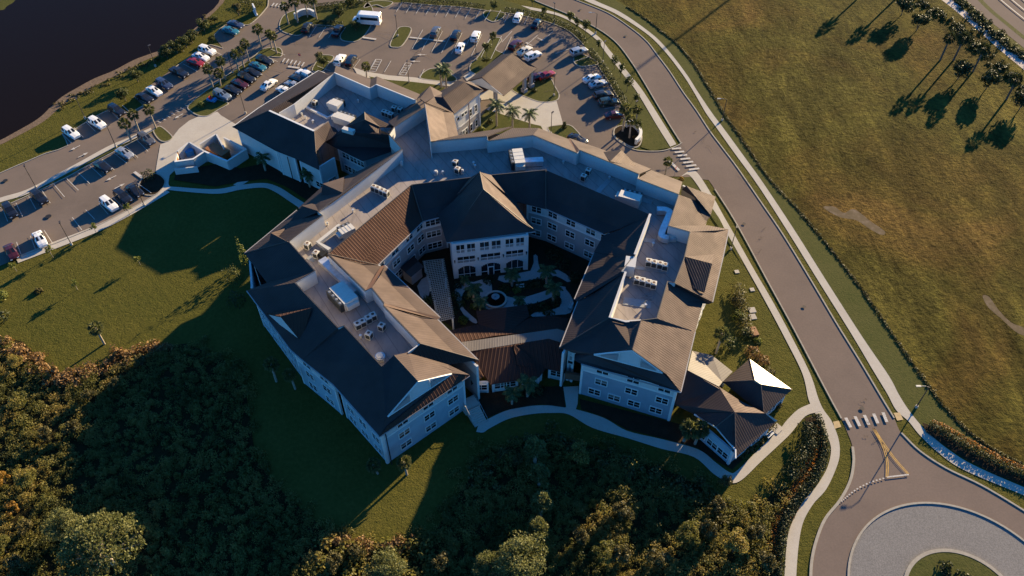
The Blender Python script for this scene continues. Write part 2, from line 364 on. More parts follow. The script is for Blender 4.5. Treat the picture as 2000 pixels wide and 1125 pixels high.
# car park: one surface under everything, islands and walks laid on top
LOT = [(-60, 372), (0, 339), (62, 312), (90, 300), (133, 285), (122, 262), (148, 252), (172, 237), (215, 214), (240, 216), (252, 221), (280, 207), (262, 190), (330, 140), (395, 96), (412, 88), (436, 95), (424, 80), (418, 70), (440, 50), (476, 49), (488, 48), (504, 35), (519, 18), (524, 6), (524, -40),
       (640, -40), (690, -2), (640, 8), (580, 18), (556, 30), (548, 45), (549, 60), (575, 70), (590, 67), (612, 51), (665, 55), (665, 75), (675, 81), (697, 81), (715, 66), (725, 40), (712, 15), (752, 15), (767, 5), (785, 5), (850, 11), (900, 14), (950, 21), (985, 25), (1025, 32), (1077, 46), (1112, 62), (1140, 88), (1167, 127), (1190, 163), (1210, 197), (1222, 222), (1200, 254), (1198, 263), (1206, 274), (1226, 287), (1245, 294), (1274, 296), (1299, 294), (1323, 285), (1334, 278), (1384, 352),
       (1330, 345), (1240, 345), (1000, 300), (850, 250), (600, 250), (480, 240), (470, 290), (345, 290), (312, 283), (304, 335), (290, 346), (276, 352), (272, 376), (300, 384), (250, 412), (185, 445), (105, 478), (30, 507), (-60, 545)]
sheet('car_park', LOT, M['lot'])
# street and roundabout
RL = [(960, -30), (1010, -12), (1070, 12), (1120, 33), (1168, 57), (1204, 84), (1232, 120), (1256, 158), (1282, 202), (1308, 245), (1330, 280), (1384, 352), (1396, 370), (1425, 415), (1451, 460), (1496, 544), (1542, 628), (1580, 700), (1620, 776), (1643, 818), (1655, 845), (1665, 873), (1667, 903), (1660, 940), (1640, 978), (1612, 1013), (1596, 1050), (1586, 1090), (1583, 1130), (1583, 1180), (1590, 1240)]
RR = [(1060, -30), (1095, -12), (1124, 0), (1188, 26), (1236, 58), (1264, 82), (1284, 108), (1308, 140), (1334, 180), (1360, 216), (1386, 256), (1413, 292), (1440, 328), (1486, 395), (1530, 460), (1582, 545), (1633, 631), (1680, 707), (1721, 776), (1746, 817), (1760, 846), (1796, 881), (1848, 915), (1918, 949), (2000, 998), (2070, 1045), (2200, 1130), (2300, 1240)]
zst = _layer[0] + .004
band('street', RL, RR, M['asphalt'])
RC = Vector((60.73, 43.0, 0))
def disc(name, r, mat, z=None, n=96):
    if z is None: _layer[0] += .004; z = _layer[0]
    mb = MB(); mb.poly([(RC.x + r * math.cos(2 * math.pi * i / n), RC.y + r * math.sin(2 * math.pi * i / n), z) for i in range(n)]); return struct(mb.build(name, mat))
def ring(r, wd, z0, z1, mat, n=96):
    mb = MB(); strip(mb, [Vector((RC.x + r * math.cos(2 * math.pi * i / n), RC.y + r * math.sin(2 * math.pi * i / n), 0)) for i in range(n)], wd, z0, z1, True); return struct(mb.build('kerb', mat))
disc('roundabout', 15.1, M['asphalt']); disc('truck_apron', 14.8, M['apron'])
ring(14.95, .30, 0, .17, M['kerb']); ring(7.6, .5, 0, .24, M['kerb'])
mb = MB(); n = 72
mb.prism([Vector((RC.x + 7.4 * math.cos(2 * math.pi * i / n), RC.y + 7.4 * math.sin(2 * math.pi * i / n), 0)) for i in range(n)], 0, .2); struct(mb.build('roundabout_island', M['verge']))

# kerbs of the street
kerb(RL[:11]); kerb(RL[12:20]); kerb(RL[21:], wd=.4); kerb(RR[:20], wd=.24); kerb(RR[20:], wd=.28)
# verges and pavements
band('pavement', [(1090, -30), (1140, 0), (1200, 26), (1260, 64), (1296, 98), (1332, 144), (1355, 180), (1378, 220), (1398, 248), (1435, 300), (1480, 362), (1540, 455), (1600, 552), (1660, 648), (1704, 722), (1732, 768), (1750, 801), (1774, 823), (1796, 850), (1832, 884), (1882, 918), (2000, 968), (2100, 1010)],
     [(1110, -30), (1160, 0), (1212, 24), (1270, 64), (1303, 96), (1340, 144), (1363, 180), (1390, 220), (1411, 248), (1449, 300), (1492, 360), (1553, 452), (1616, 552), (1682, 655), (1735, 733), (1755, 770), (1774, 800), (1797, 829), (1818, 850), (1852, 878), (1900, 908), (2000, 952), (2100, 992)], M['concrete'])
band('verge', [(1110, -30), (1160, 0), (1212, 24), (1270, 64), (1303, 96), (1340, 144), (1363, 180), (1390, 220), (1411, 248), (1449, 300), (1492, 360), (1553, 452), (1616, 552), (1682, 655), (1735, 733), (1755, 770), (1774, 800), (1797, 829), (1818, 850), (1852, 878), (1900, 908), (2000, 952), (2100, 992)],
     [(1160, -30), (1200, 0), (1255, 32), (1290, 60), (1322, 88), (1352, 124), (1385, 176), (1415, 226), (1450, 276), (1500, 350), (1560, 415), (1610, 475), (1680, 565), (1735, 645), (1790, 725), (1850, 805), (1890, 840), (1930, 868), (1970, 890), (2010, 908), (2060, 930), (2120, 955), (2180, 980)], M['verge'])
SL_out = [(960, 2), (1040, 15), (1100, 30), (1164, 68), (1192, 100), (1232, 148), (1257, 180), (1295, 240), (1321, 282)]
SL_in = [(960, 6), (1040, 20), (1100, 35), (1158, 72), (1184, 104), (1222, 152), (1244, 180), (1284, 247), (1309, 287)]
band('pavement', SL_in, SL_out, M['concrete'])
band('pavement', [(1330, 345), (1348, 344), (1380, 390), (1400, 424), (1422, 460), (1460, 527), (1499, 597), (1535, 665), (1567, 730), (1579, 780), (1590, 803), (1602, 830), (1617, 856), (1623, 880), (1615, 915), (1593, 952), (1572, 976), (1553, 1007), (1538, 1050), (1532, 1125), (1530, 1200)],
     [(1345, 334), (1362, 338), (1392, 384), (1412, 420), (1435, 460), (1471, 524), (1510, 591), (1547, 660), (1582, 730), (1598, 778), (1608, 800), (1624, 823), (1637, 856), (1640, 885), (1634, 912), (1614, 955), (1588, 985), (1569, 1019), (1560, 1062), (1555, 1125), (1553, 1200)], M['concrete'])
sheet('pavement', [(1627, 824), (1638, 822), (1643, 834), (1630, 838)], M['tactile'])
sheet('pavement', [(1745, 807), (1757, 806), (1764, 820), (1752, 822)], M['tactile'])
band('footpath', [(1598, 779), (1589, 786), (1559, 800), (1536, 822), (1523, 838), (1480, 880), (1440, 919), (1425, 923), (1398, 904), (1363, 878), (1292, 858), (1225, 842), (1180, 817), (1129, 801), (1093, 794), (1058, 792), (1022, 795), (987, 803), (951, 820), (934, 832)],
     [(1604, 804), (1594, 806), (1572, 814), (1545, 846), (1528, 863), (1485, 903), (1448, 938), (1425, 943), (1395, 927), (1355, 893), (1292, 877), (1225, 856), (1157, 836), (1111, 810), (1076, 807), (1040, 809), (995, 818), (958, 836), (944, 845), (930, 844)], M['concrete'], 5)
# footpaths north-west of the building
band('footpath', [(300, 372), (330, 340), (330, 362), (350, 366), (420, 370), (468, 362), (515, 358), (545, 366), (575, 385), (600, 400)], [(306, 380), (322, 372), (334, 372), (352, 374), (425, 379), (470, 371), (512, 367), (535, 374), (566, 394), (592, 412)], M['concrete'])
band('footpath', [(455, 362), (480, 346), (500, 334), (525, 322)], [(470, 364), (492, 350), (510, 338), (533, 328)], M['concrete'])
# lot A walk, dock apron
band('pavement', [(30, 503), (105, 473), (185, 442), (250, 410), (322, 370)], [(36, 514), (112, 485), (192, 453), (255, 421), (332, 376)], M['concrete'])
sheet('service_apron', [(313, 283), (328, 277), (339, 266), (350, 252), (370, 236), (386, 229), (425, 219), (432, 226), (467, 247), (482, 242), (485, 300), (345, 330), (322, 352), (304, 336)], M['concrete'])
band('pavement', [(-60, 410), (0, 387), (50, 372), (100, 347), (150, 320), (212, 286), (250, 270), (295, 250)], [(-60, 420), (0, 396), (50, 381), (100, 356), (150, 329), (215, 293), (252, 277), (298, 258)], M['concrete'])
band('verge', [(-60, 422), (0, 397), (50, 382), (100, 357), (150, 330), (215, 294), (252, 278), (298, 259)], [(-60, 432), (0, 407), (50, 384), (82, 370), (130, 347), (175, 322), (225, 296), (265, 275), (302, 254)], M['verge'])
kerb([(-60, 432), (0, 407), (57, 382), (82, 370), (130, 347), (175, 322), (225, 296), (265, 275), (302, 254)])
kerb(LOT[:12], n=2); kerb(LOT[13:17], n=2); kerb(LOT[18:26], n=3); kerb([(30, 505), (105, 477), (185, 444), (250, 411), (300, 384)])
kerb([(785, 5), (850, 11), (900, 14), (950, 21)]); kerb([(985, 25), (1025, 32), (1077, 46), (1112, 62), (1140, 88)]); kerb([(1167, 127), (1190, 163), (1210, 197), (1222, 222)])
kerb([(1200, 254), (1198, 263), (1206, 274), (1226, 287), (1245, 294), (1274, 296), (1299, 294), (1323, 285), (1332, 279)])
# islands
island([(367, 212), (375, 200), (400, 180), (430, 158), (455, 140), (497, 110), (512, 97), (540, 93), (550, 98), (551, 107), (546, 112), (525, 112), (500, 123), (470, 148), (445, 173), (420, 192), (446, 202), (425, 216), (405, 227), (385, 225)])
island([(300, 256), (310, 248), (318, 250), (332, 262), (337, 270), (326, 277), (312, 274)])
island([(276, 352), (290, 346), (306, 340), (322, 352), (318, 368), (300, 382), (272, 376)], 'mulch')
island([(549, 60), (547, 45), (556, 30), (580, 20), (640, 10), (700, 2), (725, 12), (728, 40), (715, 66), (697, 81), (675, 81), (665, 75), (663, 55), (612, 50), (590, 67), (573, 69)])
island([(712, 16), (735, 10), (752, 15), (767, 5), (740, 2), (718, 6)])
island([(762, 88), (775, 60), (785, 53), (802, 55), (800, 68), (785, 90), (772, 93)])
island([(945, 32), (950, 22), (985, 26), (980, 37), (962, 43)])
island([(918, 138), (920, 125), (935, 110), (955, 80), (968, 74), (980, 78), (968, 97), (985, 108), (960, 125), (940, 150), (926, 144)])
island([(1122, 110), (1128, 106), (1150, 112), (1168, 125), (1150, 129), (1132, 130), (1121, 121)])
island([(1000, 176), (1010, 162), (1040, 155), (1072, 152), (1084, 170), (1092, 186), (1086, 197), (1060, 200), (1035, 193)])
island([(1070, 250), (1085, 246), (1112, 245), (1128, 258), (1132, 266), (1122, 275), (1095, 270), (1078, 262)])
island([(1199, 256), (1203, 250), (1215, 246), (1240, 250), (1252, 262), (1253, 275), (1246, 287), (1232, 287), (1212, 276), (1201, 268)], 'mulch')
island([(610, 138), (625, 112), (636, 108), (652, 112), (640, 128), (630, 140)])
island([(820, 152), (838, 136), (862, 136), (890, 152), (885, 160), (850, 158)])
sheet('verge', [(1223, 222), (1243, 182), (1283, 248), (1308, 289), (1274, 295), (1252, 288), (1256, 268), (1244, 250), (1222, 246), (1210, 244)], M['verge'])
sheet('verge', [(1010, 8), (1040, 21), (1100, 36), (1157, 73), (1184, 105), (1222, 153), (1243, 181), (1222, 222), (1210, 197), (1190, 162), (1166, 126), (1140, 88), (1112, 62), (1077, 46), (1025, 32), (985, 25), (900, 13), (850, 10), (785, 4), (780, -30), (900, -20)], M['verge'])
sheet('forecourt', [(950, 215), (975, 190), (1000, 176), (1035, 193), (1060, 200), (1087, 198), (1100, 244), (1085, 246), (1072, 250), (1040, 243), (1005, 232)], M['concrete'])
sheet('forecourt', [(905, 150), (925, 135), (945, 148), (1000, 176), (985, 192), (940, 196)], M['concrete'])
sheet('verge', [(900, 268), (935, 235), (950, 215), (975, 222), (1005, 232), (1040, 243), (1065, 249), (1066, 262), (1000, 262), (960, 275)], M['verge'])
sheet('pavement', [(1056, 246), (1070, 250), (1077, 264), (1066, 264)], M['concrete'])
sheet('pavement', [(690, 132), (712, 140), (760, 148), (810, 152), (850, 158), (905, 165), (900, 172), (850, 166), (800, 160), (750, 157), (700, 150)], M['concrete'])
sheet('verge', [(720, 150), (760, 157), (800, 160), (850, 166), (870, 172), (850, 185), (800, 185), (740, 165)], M['verge'])
sheet('verge', [(1310, 350), (1348, 346), (1379, 390), (1405, 428), (1422, 462), (1455, 520), (1420, 470), (1360, 380)], M['verge'])
# gardens round the building
sheet('planting_bed', [(620, 420), (640, 380), (590, 340), (520, 318), (470, 330), (430, 320), (345, 335), (340, 352), (420, 365), (468, 356), (520, 350), (560, 366), (600, 392), (560, 440)], M['mulch'])
sheet('planting_bed', [(925, 745), (960, 760), (1100, 755), (1104, 797), (1058, 790), (987, 802), (945, 820), (915, 780)], M['mulch'])
sheet('planting_bed', [(1132, 780), (1135, 800), (1180, 815), (1225, 840), (1292, 856), (1363, 876), (1400, 902), (1430, 918), (1520, 832), (1500, 815), (1440, 870), (1330, 830)], M['mulch'])
sheet('courtyard_bed', [(760, 470), (870, 440), (1040, 430), (1180, 470), (1180, 560), (1120, 640), (900, 650), (820, 600), (740, 520)], M['mulch'])
M['paver'] = mottled('courtyard_paver', [(.3, (.26, .25, .235)), (.7, (.34, .325, .30))], .5, [(.3, (.22, .21, .20)), (.7, (.36, .345, .32))], 3, .5)
for q in ([(925, 552), (958, 548), (962, 575), (985, 578), (1012, 584), (1050, 574), (1095, 560), (1105, 566), (1080, 580), (1050, 592), (1010, 600), (985, 604), (965, 607), (945, 602), (935, 590), (938, 572)],
          [(888, 556), (925, 552), (938, 560), (910, 566), (902, 585), (906, 604), (930, 625), (930, 633), (915, 625), (896, 600)],
          [(975, 540), (1036, 530), (1042, 500), (1050, 502), (1056, 530), (1090, 528), (1115, 546), (1108, 552), (1085, 540), (1050, 546), (985, 553)],
          [(1105, 566), (1120, 590), (1114, 612), (1090, 616), (1040, 620), (1044, 612), (1085, 604), (1096, 592), (1092, 570)], [(815, 560), (835, 540), (842, 560), (830, 590)]): sheet('courtyard_paving', q, M['paver'], 2)
sheet('stair_ramp', [(1100, 757), (1130, 755), (1128, 790), (1124, 802), (1106, 798)], M['concrete'])
sheet('door_pad', [(1503, 838), (1517, 827), (1530, 838), (1518, 850)], M['concrete'])
# bottom woods floor
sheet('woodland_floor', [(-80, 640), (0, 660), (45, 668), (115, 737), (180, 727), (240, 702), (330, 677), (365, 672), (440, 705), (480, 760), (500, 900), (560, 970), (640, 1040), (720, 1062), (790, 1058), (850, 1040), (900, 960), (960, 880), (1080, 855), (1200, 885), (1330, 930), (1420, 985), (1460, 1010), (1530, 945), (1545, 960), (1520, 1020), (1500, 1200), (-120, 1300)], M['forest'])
# planting strip by the roundabout path
sheet('planting_bed', [(1570, 818), (1592, 812), (1605, 838), (1614, 870), (1610, 905), (1590, 945), (1566, 975), (1548, 1004), (1530, 1050), (1526, 1130), (1500, 1130), (1515, 1000), (1545, 950), (1575, 900), (1585, 855)], M['mulch'])
sheet('planting_bed', [(1800, 826), (1830, 838), (1880, 872), (1940, 905), (2010, 935), (2080, 962), (2080, 985), (2000, 950), (1940, 926), (1880, 895), (1840, 868), (1808, 845)], M['mulch'])

# ------------------------------------------------------------------ markings
_layer[0] += .004; ZM = max(_layer[0], .3 * 0 + _layer[0])
def lines(name, segs, wd, mat):
    mb = MB()
    for s in segs:
        q = PL(s); strip(mb, [xy(p, 0) for p in q], wd, ZM - .002, ZM)
    return struct(mb.build(name, mat))
stall = []
for a, b_ in (((6, 410), (16, 434)), ((32, 398), (45, 424)), ((57, 385), (71, 410)), ((82.5, 373), (99, 398)), ((106, 361), (127, 386)), ((131, 350), (154, 373)), ((153, 338), (176, 360)), ((176, 325), (200, 347)), ((200, 312), (224, 333)), ((223, 300), (248, 320)), ((246, 286), (270, 309)), ((268, 275), (290, 297))): stall.append((a, b_))
for a, b_ in (((33, 474), (42, 498)), ((60, 462), (70, 488)), ((87, 451), (104, 477)), ((142, 426), (161, 451)), ((168, 411), (186, 430)), ((194, 399), (212, 420)), ((220, 386), (240, 405)), ((246, 374), (262, 392)), ((270, 360), (296, 378))): stall.append((a, b_))
for i in range(6): stall.append(((122 + 23.5 * i, 262 - 11 * i), (140 + 23.5 * i, 281 - 11.5 * i)))
for i in range(7): stall.append(((262 + 24 * i, 190 - 16 * i), (290 + 24 * i, 205 - 16 * i)))
for i in range(8): stall.append(((427 + 14.6 * i, 184 - 12.4 * i), (455 + 14.6 * i, 197 - 12.6 * i)))
for i in range(8): stall.append(((530 + 15 * i, 196 - 11 * i), (556 + 15 * i, 206 - 11 * i)))
for i in range(4): stall.append(((618 + 19 * i, 52 + .8 * i), (604 + 19 * i, 74 + .5 * i)))
for i in range(14): stall.append(((786 + 19.2 * i, 6 + 1.5 * i), (774 + 19.2 * i, 24 + 1.9 * i)))
for i in range(10): stall.append(((826 + 19.2 * i, 59 + 1.6 * i), (805 + 19.2 * i, 97 + 2.4 * i)))
for a, b_ in (((1000, 62), (980, 84)), ((1050, 70), (1026, 92)), ((1080, 63), (1060, 80)), ((1100, 76), (1078, 88)), ((1125, 92), (1085, 106)), ((1150, 112), (1120, 122)), ((1180, 148), (1150, 154)), ((1192, 172), (1160, 177)), ((1202, 188), (1170, 194)), ((1212, 208), (1180, 214)), ((1222, 222), (1190, 232))): stall.append((a, b_))
for a, b_ in (((690, 135), (704, 117)), ((721, 141), (735, 118)), ((1820 - 1000, 154), (829, 136)), ((751, 142), (764, 120)), ((780, 148), (800, 128))): stall.append((a, b_))
lines('parking_lines', stall, .13, M['paint'])
hc = []
for (x0, y0) in ((724, 140), (782, 147)):
    for k in range(5): hc.append(((x0 + 2.6 * k - 2, y0 - 4.6 * k), (x0 + 2.6 * k + 9, y0 - 4.6 * k + 1)))
    hc += [((x0 - 3, y0), (x0 + 10, y0 - 23)), ((x0 + 10, y0 + 1), (x0 + 22, y0 - 22)), ((x0 + 10, y0 - 23), (x0 + 22, y0 - 22))]
lines('parking_lines', hc, .16, M['paint'])
lines('stop_bar', [((263, 337), (281, 350)), ((563, 131), (585, 134)), ((1306, 314), (1326, 334)), ((708, 74), (735, 78))], .6, M['paint'])
lines('centre_line', [((800, 74), (870, 82))], .5, M['paint'])
cw = [((1651 + 18.2 * i, 817 - 2.6 * i), (1661 + 17.6 * i, 836 - 2.6 * i)) for i in range(5)]
lines('crosswalk', cw, .5, M['paint'])
lines('crosswalk', [((1312 + 5.6 * i, 292 + 6.8 * i), (1330 + 5.9 * i, 290.5 + 6.6 * i)) for i in range(7)], .5, M['paint'])
lines('crosswalk', [((552 + 7.5 * i, 122 + 1.7 * i), (557 + 7.5 * i, 115 + 1.6 * i)) for i in range(6)], .35, M['paint'])
lines('crosswalk', [((531 + 6.5 * i, 13 + .8 * i), (536 + 6.5 * i, 7 + .8 * i)) for i in range(5)], .4, M['paint'])
lines('crosswalk', [((345 + 5 * i, 262 - 8 * i), (353 + 5 * i, 266 - 8 * i)) for i in range(0)] + [((308 + 9 * i, 238 - 5.2 * i), (315 + 9 * i, 241 - 5.2 * i)) for i in range(7)], .16, M['paint'])
def curve_line(name, pts, wd, mat, n=8):
    q = spline(PL(pts), n); mb = MB(); strip(mb, [xy(p, 0) for p in q], wd, ZM - .002, ZM + .001); return struct(mb.build(name, mat))
for dx in (-1.6, 1.6):
    curve_line('lane_line', [(1705 + dx, 837), (1722 + dx, 868), (1729.5 + dx, 890), (1732.5 + dx, 910), (1731.5 + dx, 933)], .1, M['ypaint'])
    curve_line('lane_line', [(1705 + dx, 837), (1724 + dx, 866), (1748 + dx, 899), (1773 + dx, 927)], .1, M['ypaint'])
lines('yield_line', [((1731, 933), (1774, 928))], .22, M['paint'])
yq = spline(PL([(1726, 935), (1700, 943), (1675, 955), (1655, 970), (1641, 982)]), 8); mb = MB()
tot = len(yq)
for i in range(0, tot - 1, 2): strip(mb, [xy(yq[i], 0), xy(yq[i] + (yq[i + 1] - yq[i]) * .95, 0)], .2, ZM - .002, ZM + .002)
struct(mb.build('yield_line', M['paint']))
# highway lane lines
for off in (30, 52, 74):
    curve_line('lane_line', [(1890 + off, -30), (1935 + off, 10), (1995 + off, 58)], .35, M['paint'])
# painted arrows
def arrow(u, v, du, dv):
    a = P(u, v); d = (P(u + du, v + dv) - a); d.z = 0; d.normalize(); s = Vector((-d.y, d.x, 0))
    mb = MB(); q = lambda x, y: xy(a + d * x + s * y, ZM)
    mb.up([q(-1.1, -.1), q(.2, -.1), q(.2, .1), q(-1.1, .1)]); mb.up([q(.2, -.38), q(1.2, 0), q(.2, .38)])
    struct(mb.build('painted_arrow', M['paint']))
for a in ((148, 290, -10, 5), (163, 304, 10, -5), (218, 349, -10, 5), (234, 365, 10, -5), (824, 108, -8, 0), (812, 121, -8, 0), (1056, 78, 8, 4), (1033, 87, -8, -4), (350, 228, -10, 6)): arrow(*a)
# drain covers
M['joint2'] = flat('cast_iron_cover', (.085, .07, .058), .8, .05)
for (u, v, r, m_) in ((962 + 848 - 1000 + 0, 114, .7, 'black'), (95, 424, .6, 'black'), (11, 354, .5, 'black'), (1453, 438, .32, 'joint2'), (1570, 600, .32, 'joint2'), (1683, 799, .36, 'joint2'), (1133, 20, .35, 'black'), (1222, 71, .35, 'black')):
    c = P(u, v); mb = MB(); mb.prism([c + Vector((r * math.cos(k * math.pi / 6), r * math.sin(k * math.pi / 6), 0)) for k in range(12)], ZM - .01, ZM + .01); struct(mb.build('drain_cover', M[m_]))

# joints and wear of the street surface
M['joint'] = flat('asphalt_joint', (.092, .072, .060), .95, .02)
M['cover'] = flat('iron_cover', (.07, .06, .05), .8, .05)
mid = [((a[0] + b_[0]) / 2, (a[1] + b_[1]) / 2) for a, b_ in (((1070, 12), (1124, 0)), ((1168, 57), (1212, 40)), ((1232, 120), (1284, 108)), ((1282, 202), (1350, 202)), ((1330, 280), (1404, 280)), ((1396, 370), (1470, 371)), ((1451, 460), (1530, 460)), ((1542, 628), (1632, 628)), ((1620, 776), (1721, 776)), ((1643, 818), (1746, 817)))]
rr = random.Random(3)
for k in range(14):
    u, v = rr.choice(mid[2:]); u += rr.uniform(-30, 30); v += rr.uniform(-40, 40); q = [(u, v)]
    for j in range(4): u += rr.uniform(-8, 8); v += rr.uniform(-2, 6); q.append((u, v))
    curve_line('road_crack', q, .05, M['joint'], 3)
for k in range(26):
    u, v = rr.choice(((820, 110), (760, 60), (900, 45), (560, 130), (620, 90), (230, 310), (180, 360), (120, 400), (1090, 120), (1120, 180), (350, 180), (1140, 240))); u += rr.uniform(-40, 40); v += rr.uniform(-14, 14); q = [(u, v)]; du, dv = rr.uniform(-9, 9), rr.uniform(-4, 4)
    for j in range(5): u += du + rr.uniform(-3, 3); v += dv + rr.uniform(-1.5, 1.5); q.append((u, v))
    curve_line('road_crack', q, .06, M['joint'], 3)
# ================================================================== MAIN BUILDING
E_, T_, F_ = 9.0, 12.6, 9.7
def lerp(a, b, t): return a + (b - a) * t
def slope(mb, top, eave, zt=T_, ze=E_, kick=.36, kz=.24, mi=0):
    """roof slope between a measured top line and eave line (equal counts), with a flatter kick at the eave"""
    A = PL(top, zt); B = PL(eave, ze)
    for i in range(len(A) - 1):
        a, b_, c, d = A[i], A[i + 1], B[i + 1], B[i]
        if kick:
            f0 = lerp(d, a, kick); f0 = xy(f0, d.z + (a.z - d.z) * kz); f1 = lerp(c, b_, kick); f1 = xy(f1, c.z + (b_.z - c.z) * kz)
            mb.up([a, b_, f1, f0], mi); mb.up([f0, f1, c, d], mi)
        else: mb.up([a, b_, c, d], mi)
def roofpart(parent, polys, name='roof', mat='roof', solid=.2):
    mb = MB()
    for q in polys: mb.up(PL(q))
    return mb.build(name, M[mat], parent, solid=solid)
def wallbox(mb, p, q, z0, z1, th=.3, mi=0):
    p = Vector((p[0], p[1], 0)); q = Vector((q[0], q[1], 0)); d = (q - p); L = d.length
    mb.box(((p.x + q.x) / 2, (p.y + q.y) / 2, (z0 + z1) / 2), (L, th, z1 - z0), math.atan2(d.y, d.x), mi)

def blind_pane(wd, ht, fr):
    mb = MB(); k = .45; mb.box((0, 0, -(ht - fr) * (1 - k) / 2 + 0), (wd - fr, .05, (ht - fr) * k)); mb.box((0, .001, (ht - fr) * k / 2), (wd - fr, .05, (ht - fr) * (1 - k)), 0, 1); return mb.mesh('pane', [M['glass'], M['blind']])
# window: frame with a pane as its own child
def window_meshes(wd, ht, cols=2, rows=1, fr=.13, mat='trim'):
    mb = MB()
    mb.box((-wd / 2 + fr / 2, 0, 0), (fr, .14, ht)); mb.box((wd / 2 - fr / 2, 0, 0), (fr, .14, ht))
    mb.box((0, 0, ht / 2 - fr / 2), (wd - 2 * fr, .138, fr)); mb.box((0, -.02, -ht / 2 + fr / 2), (wd - 2 * fr, .2, fr))
    for i in range(1, cols): mb.box((-wd / 2 + wd * i / cols, 0, 0), (fr * .9, .13, ht - 2 * fr))
    for j in range(1, rows): mb.box((0, .004, -ht / 2 + ht * j / rows), (wd - 2 * fr, .115, fr * .4))
    f = mb.mesh('window', M[mat]); mb = MB(); mb.box((0, 0, 0), (wd - fr, .05, ht - fr)); return f, mb.mesh('pane', M['glass']), blind_pane(wd, ht, fr)
WIN = {'std': window_meshes(2.1, 1.55, 2, 2), 'small': window_meshes(1.1, 1.0, 1, 1, .14), 'tall': window_meshes(1.0, 1.9, 1, 2), 'trip': window_meshes(2.9, 1.6, 3, 2), 'door': window_meshes(1.1, 2.2, 1, 1, .14)}
def place_window(parent, kind, p, rz, label=None):
    """p on the outside wall face, rz = direction along the wall"""
    f, g, g2 = WIN[kind]; out = Vector((math.sin(rz), -math.cos(rz), 0))
    o = bpy.data.objects.new('door' if kind == 'door' else 'window', f); COL.objects.link(o); o.parent = parent
    o.location = Vector(p) - Vector(parent.location) + out * .06; o.rotation_euler = (0, 0, rz)
    c = bpy.data.objects.new('pane', g2 if random.random() < .38 and kind != 'door' else g); COL.objects.link(c); c.parent = o; c.location = (0, .0, 0)
    return o
def facade(parent, a, b_, z1, wins, z0=0, inset=.7, band=None, mats=('siding', 'stucco'), inward=None, wall_name='wall', e=1, corner=True):
    """wall under an eave line a->b (world points), moved in by inset; outside is to the right of a->b.
    wins: list of (fraction along, z, kind)"""
    a = Vector((a.x, a.y, 0)); b_ = Vector((b_.x, b_.y, 0)); d = (b_ - a).normalized(); out = Vector((d.y, -d.x, 0))
    p, q = a - out * inset + d * inset * e, b_ - out * inset - d * inset * e
    mb = MB()
    th = .3; pc, qc = p - out * th / 2, q - out * th / 2
    if band: wallbox(mb, pc, qc, z0, band, th, 0); wallbox(mb, pc, qc, band, z1, th + .01, 1)
    else: wallbox(mb, pc, qc, z0, z1, th, 0)
    w_ = mb.build(wall_name, [M[mats[0]], M[mats[1]]], parent)
    mb = MB()
    if band: wallbox(mb, pc + out * .04, qc + out * .04, band - .18, band + .12, th + .06)
    if mb.f: mb.build('belt_trim', M['trim'], parent)
    if corner:
        for c in (p, q):
            mb = MB(); mb.box((c.x - out.x * .1, c.y - out.y * .1, (z0 + z1) / 2), (.34, .34, z1 - z0 - .02), math.atan2(d.y, d.x)); mb.build('corner_board', M['trim'], parent)
    rz = math.atan2(d.y, d.x)
    for f, z, k in wins: place_window(parent, k, xy(lerp(p, q, f), z), rz)
    return p, q, d, out
W3 = lambda fr, kinds=('std', 'std', 'std'): [(f, z, k) for f in fr for z, k in zip((1.75, 4.75, 7.6), kinds)]

B = thing('residence_building', 'three-storey white and grey residence ringed by dark standing-seam metal roofs and flat roof decks', 'building', P(960, 420))
# ---- roofs of the south-west wing
mb = MB()
U = lambda *q: mb.up(PL(q))
U((477, 495, E_), (562, 472, T_), (615, 529, T_), (521, 552, E_ + .2))
U((615, 529, T_), (576, 552, T_), (482, 568, E_), (521, 552, E_ + .2))
slope(mb, [(576, 552), (660, 640), (672, 636), (746, 716)], [(482, 568), (567, 683), (590, 703), (649, 750)], kick=0)
U((746, 716, T_), (769, 694, T_ + .7), (815, 744, T_ + .7), (753, 815, 10.3), (741, 853, E_), (649, 750, E_))
U((769, 694, T_ + .7), (815, 744, T_ + .7), (884, 729, 10.2), (917, 732, 9.5), (875, 712, 9.9), (797, 688, T_ - .3))
U((741, 853, E_), (753, 814, 10.3), (882, 730, 10.3), (917, 734, E_))
mb.build('roof', M['roof'], B, solid=.22)
mb = MB()
U((797, 688, T_ - .3), (820, 671, T_), (934, 703, E_), (875, 713, 9.8))
mb.build('roof', M['tile'], B, solid=.2, label='red-brown ribbed hip end facing the lawn')
# skirt tiles above the front eave; sunlit part of skirt put into colour
mb = MB(); U((741, 853, E_ + .05), (757, 832, 9.6), (881, 734, 10.25), (917, 734, E_ + .05)); mb.build('roof', M['tile'], B, solid=.1, label='strip of red-brown ribbed tiles colouring the sunlit part of the front skirt')
# small gable on the long outer slope
mb = MB()
U((547, 618, 12.0), (609, 601, 12.5), (588, 668, 9.7)); U((547, 618, 12.0), (609, 601, 12.5), (520, 612, 10.0)); mb.build('dormer_roof', M['tile'], B, solid=.15)
mb = MB(); mb.poly(PL([(547, 618, 11.8), (588, 668, 9.6), (566, 652, 9.2), (522, 612, 9.8)])); mb.build('dormer_gable', M['stucco'], B)
